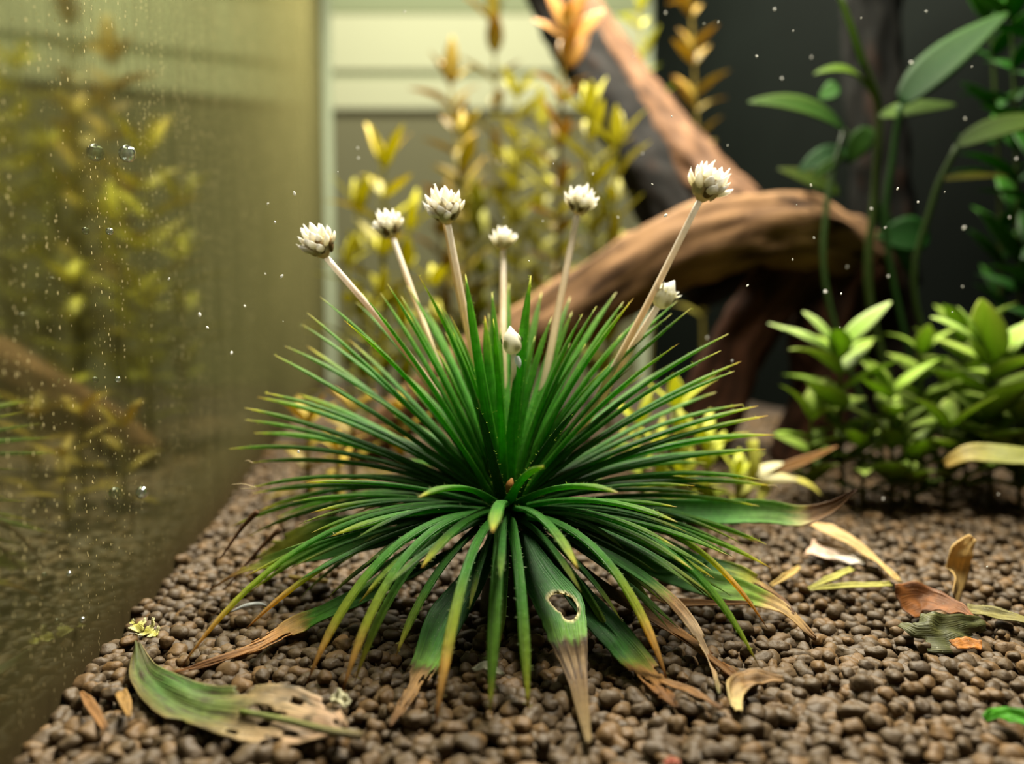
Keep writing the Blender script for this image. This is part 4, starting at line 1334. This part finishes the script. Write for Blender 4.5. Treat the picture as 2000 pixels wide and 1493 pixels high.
litter('leaf_scrap', 'white bleached leaf piece under the curved tan leaf', 'leaf scrap', [(1580, 1072, 10.6), (1620, 1082, 10.4), (1660, 1092, 10.2), (1692, 1096, 10.1)], [44, 46, 34, 14], lambda t, s: mix(S(226, 190, 160), S(240, 236, 226), t), 47, hint=Vector((0, -0.6, 0.8)), cup=0.3, wav=0.05)
for i, pth in enumerate(([(1578, 1150, 0), (1620, 1132, 9.7), (1664, 1112, 9.8)], [(1580, 1152, 0), (1650, 1146, 9.7), (1740, 1142, 9.75)])):
    litter('leaf_strip', ['yellow green leaf strip slanting up towards the white bleached piece', 'yellow green leaf strip lying flat towards the orange brown leaf'][i], 'leaf scrap', pth, [4, 16, 12], lambda t, s: S(176, 172, 84), 50 + i, group='two yellow green strips before the tan leaf', cup=0.4, wav=0.02, nx=6, ny=14)
litter('leaf_scrap', 'tan dry leaf flake with a bright corner on the soil', 'leaf scrap', [(1440, 1388, 0), (1436, 1350, 7.3), (1470, 1328, 7.4), (1530, 1330, 0)], [18, 40, 44, 14], lambda t, s: mix(S(210, 190, 130), S(140, 108, 66), t * 2), 53, cup=0.4, wav=0.05)
litter('leaf_scrap', 'small tan leaf chip behind the yellow green strips', 'leaf scrap', [(1505, 1145, 0), (1535, 1128, 9.8), (1562, 1108, 10.0)], [6, 16, 8], lambda t, s: S(190, 160, 90), 54, cup=0.4, wav=0.02, nx=6, ny=12)
litter('green_leaf', 'fresh green leaf edge lying on the nearest soil', 'leaf', [(1922, 1404, 0), (1950, 1396, 6.35), (1990, 1404, 6.25), (2060, 1424, 6.1)], [10, 30, 40, 30], lambda t, s: S(76, 150, 34), 55, mat=M_PLANT, cup=0.2, wav=0.03)
litter('red_scrap', 'tiny coral red scrap on the nearest soil', 'leaf scrap', [(1296, 1494, 5.95), (1312, 1486, 5.95), (1328, 1492, 5.9)], [6, 16, 8], lambda t, s: S(150, 76, 54), 56, nx=6, ny=10, wav=0.02)
# dead leaf blades at the foot of the rosette
for i, pth in enumerate(([(1270, 1170, 8.3), (1340, 1180, 8.2), (1470, 1178, 8.4)], [(1250, 1215, 8.0), (1330, 1240, 7.8), (1440, 1330, 0)], [(1290, 1330, 0), (1350, 1352, 0), (1410, 1385, 0)])):
    litter('dead_leaf', ['brown dead blade under the lime green leaf', 'longest brown dead blade slanting down to the tan flake', 'short brown dead blade flat on the soil before the bleached leaf'][i], 'leaf', pth, [12, 20, 6], lambda t, s: mix(S(150, 108, 56), S(120, 84, 44), t), 60 + i, group='dead blades at the foot of the rosette', cup=0.4, wav=0.02, nx=6, ny=16)

# ------------------------------------------------------------------ bubbles on the side pane, motes in the water
def on_pane(px, py):
    r = ray(px, py)
    t = (WA - CAMP.x + WB * CAMP.y) / (r.x - WB * r.y)
    return CAMP + r * t


bv, bf = [tuple(p) for p in V3], [tuple(int(q) for q in f) for f in F3]
bme = bpy.data.meshes.new('bubble')
bme.from_pydata(bv, [], bf)
bme.polygons.foreach_set('use_smooth', [True] * len(bme.polygons))
bme.materials.append(M_BUBBLE)
for px, py, rpx, lab in ((227, 300, 16, 'largest air bubble on the side glass'), (201, 452, 7, 'small air bubble on the side glass below the largest one'), (218, 742, 6, 'small air bubble on the side glass above the reflected wood'), (260, 963, 12, 'mid-sized air bubble low on the side glass'), (148, 1212, 6, 'tiny air bubble on the glass just above the soil'), (123, 1122, 5, 'tiny air bubble on the glass by the lower reflected leaves')):
    c = on_pane(px, py)
    r = rpx * c.y / F
    o = bpy.data.objects.new('bubble', bme)
    COL.objects.link(o)
    o.location = c - WNRM * (r * 0.9 + 0.03)
    o.scale = (r, r, r * 1.05)
    tag(o, lab, 'bubble', 'air bubbles on the side glass')

mote_v = [tuple(p) for p in V2]
mme = bpy.data.meshes.new('mote')
mme.from_pydata(mote_v, [], [tuple(int(q) for q in f) for f in F2])
mme.polygons.foreach_set('use_smooth', [True] * len(mme.polygons))
mme.materials.append(M_MOTE)
MOTES = [(1478, 110, 5), (1527, 153, 7), (1300, 25, 7), (1403, 43, 6), (1237, 110, 4), (1682, 35, 5), (1780, 122, 6), (1809, 22, 5), (1885, 232, 6), (1898, 130, 4), (1753, 369, 7), (1793, 395, 5), (1702, 408, 5), (1421, 284, 5),
         (1300, 421, 8), (1460, 558, 6), (1612, 570, 7), (1643, 574, 5), (1590, 465, 5), (1548, 507, 5), (1655, 522, 4), (1735, 540, 5), (1729, 445, 5), (1883, 445, 7), (1845, 375, 3), (1972, 425, 4), (1584, 362, 7), (1585, 112, 4), (1549, 60, 4), (1513, 18, 5),
         (575, 378, 8), (523, 398, 6), (537, 434, 6), (698, 290, 5), (700, 309, 4), (790, 23, 4), (550, 540, 8), (478, 598, 5), (452, 690, 9), (518, 535, 5), (583, 883, 8), (553, 628, 3), (1081, 320, 5), (984, 425, 4), (1033, 510, 4), (1060, 432, 4), (1158, 340, 4), (1207, 425, 5), (1381, 660, 4), (1430, 705, 6),
         (390, 615, 8), (405, 640, 6), (330, 545, 7), (660, 336, 3), (1928, 1108, 5), (1725, 975, 7), (1950, 966, 4), (1312, 228, 4), (1375, 46, 4), (1556, 400, 4), (1880, 560, 4), (1985, 310, 4), (1640, 640, 3), (1255, 300, 4), (1274, 360, 4), (1860, 610, 3)]
rm = random.Random(5)
for px, py, s in MOTES:
    Y = rm.uniform(6.6, 11.5) if px > 640 else rm.uniform(7.5, 9.2)
    r = s * rm.uniform(0.36, 0.58) * Y / F
    o = bpy.data.objects.new('mote', mme)
    COL.objects.link(o)
    o.location = P(px, py, Y)
    o.scale = (r * 0.6, r * 0.6, r * 1.05)
    o.rotation_euler = (rm.uniform(-0.8, 0.8), rm.uniform(-0.9, 0.9), rm.uniform(0, 3))
    tag(o, 'tiny white speck drifting in the water', 'speck', 'white specks drifting in the water')
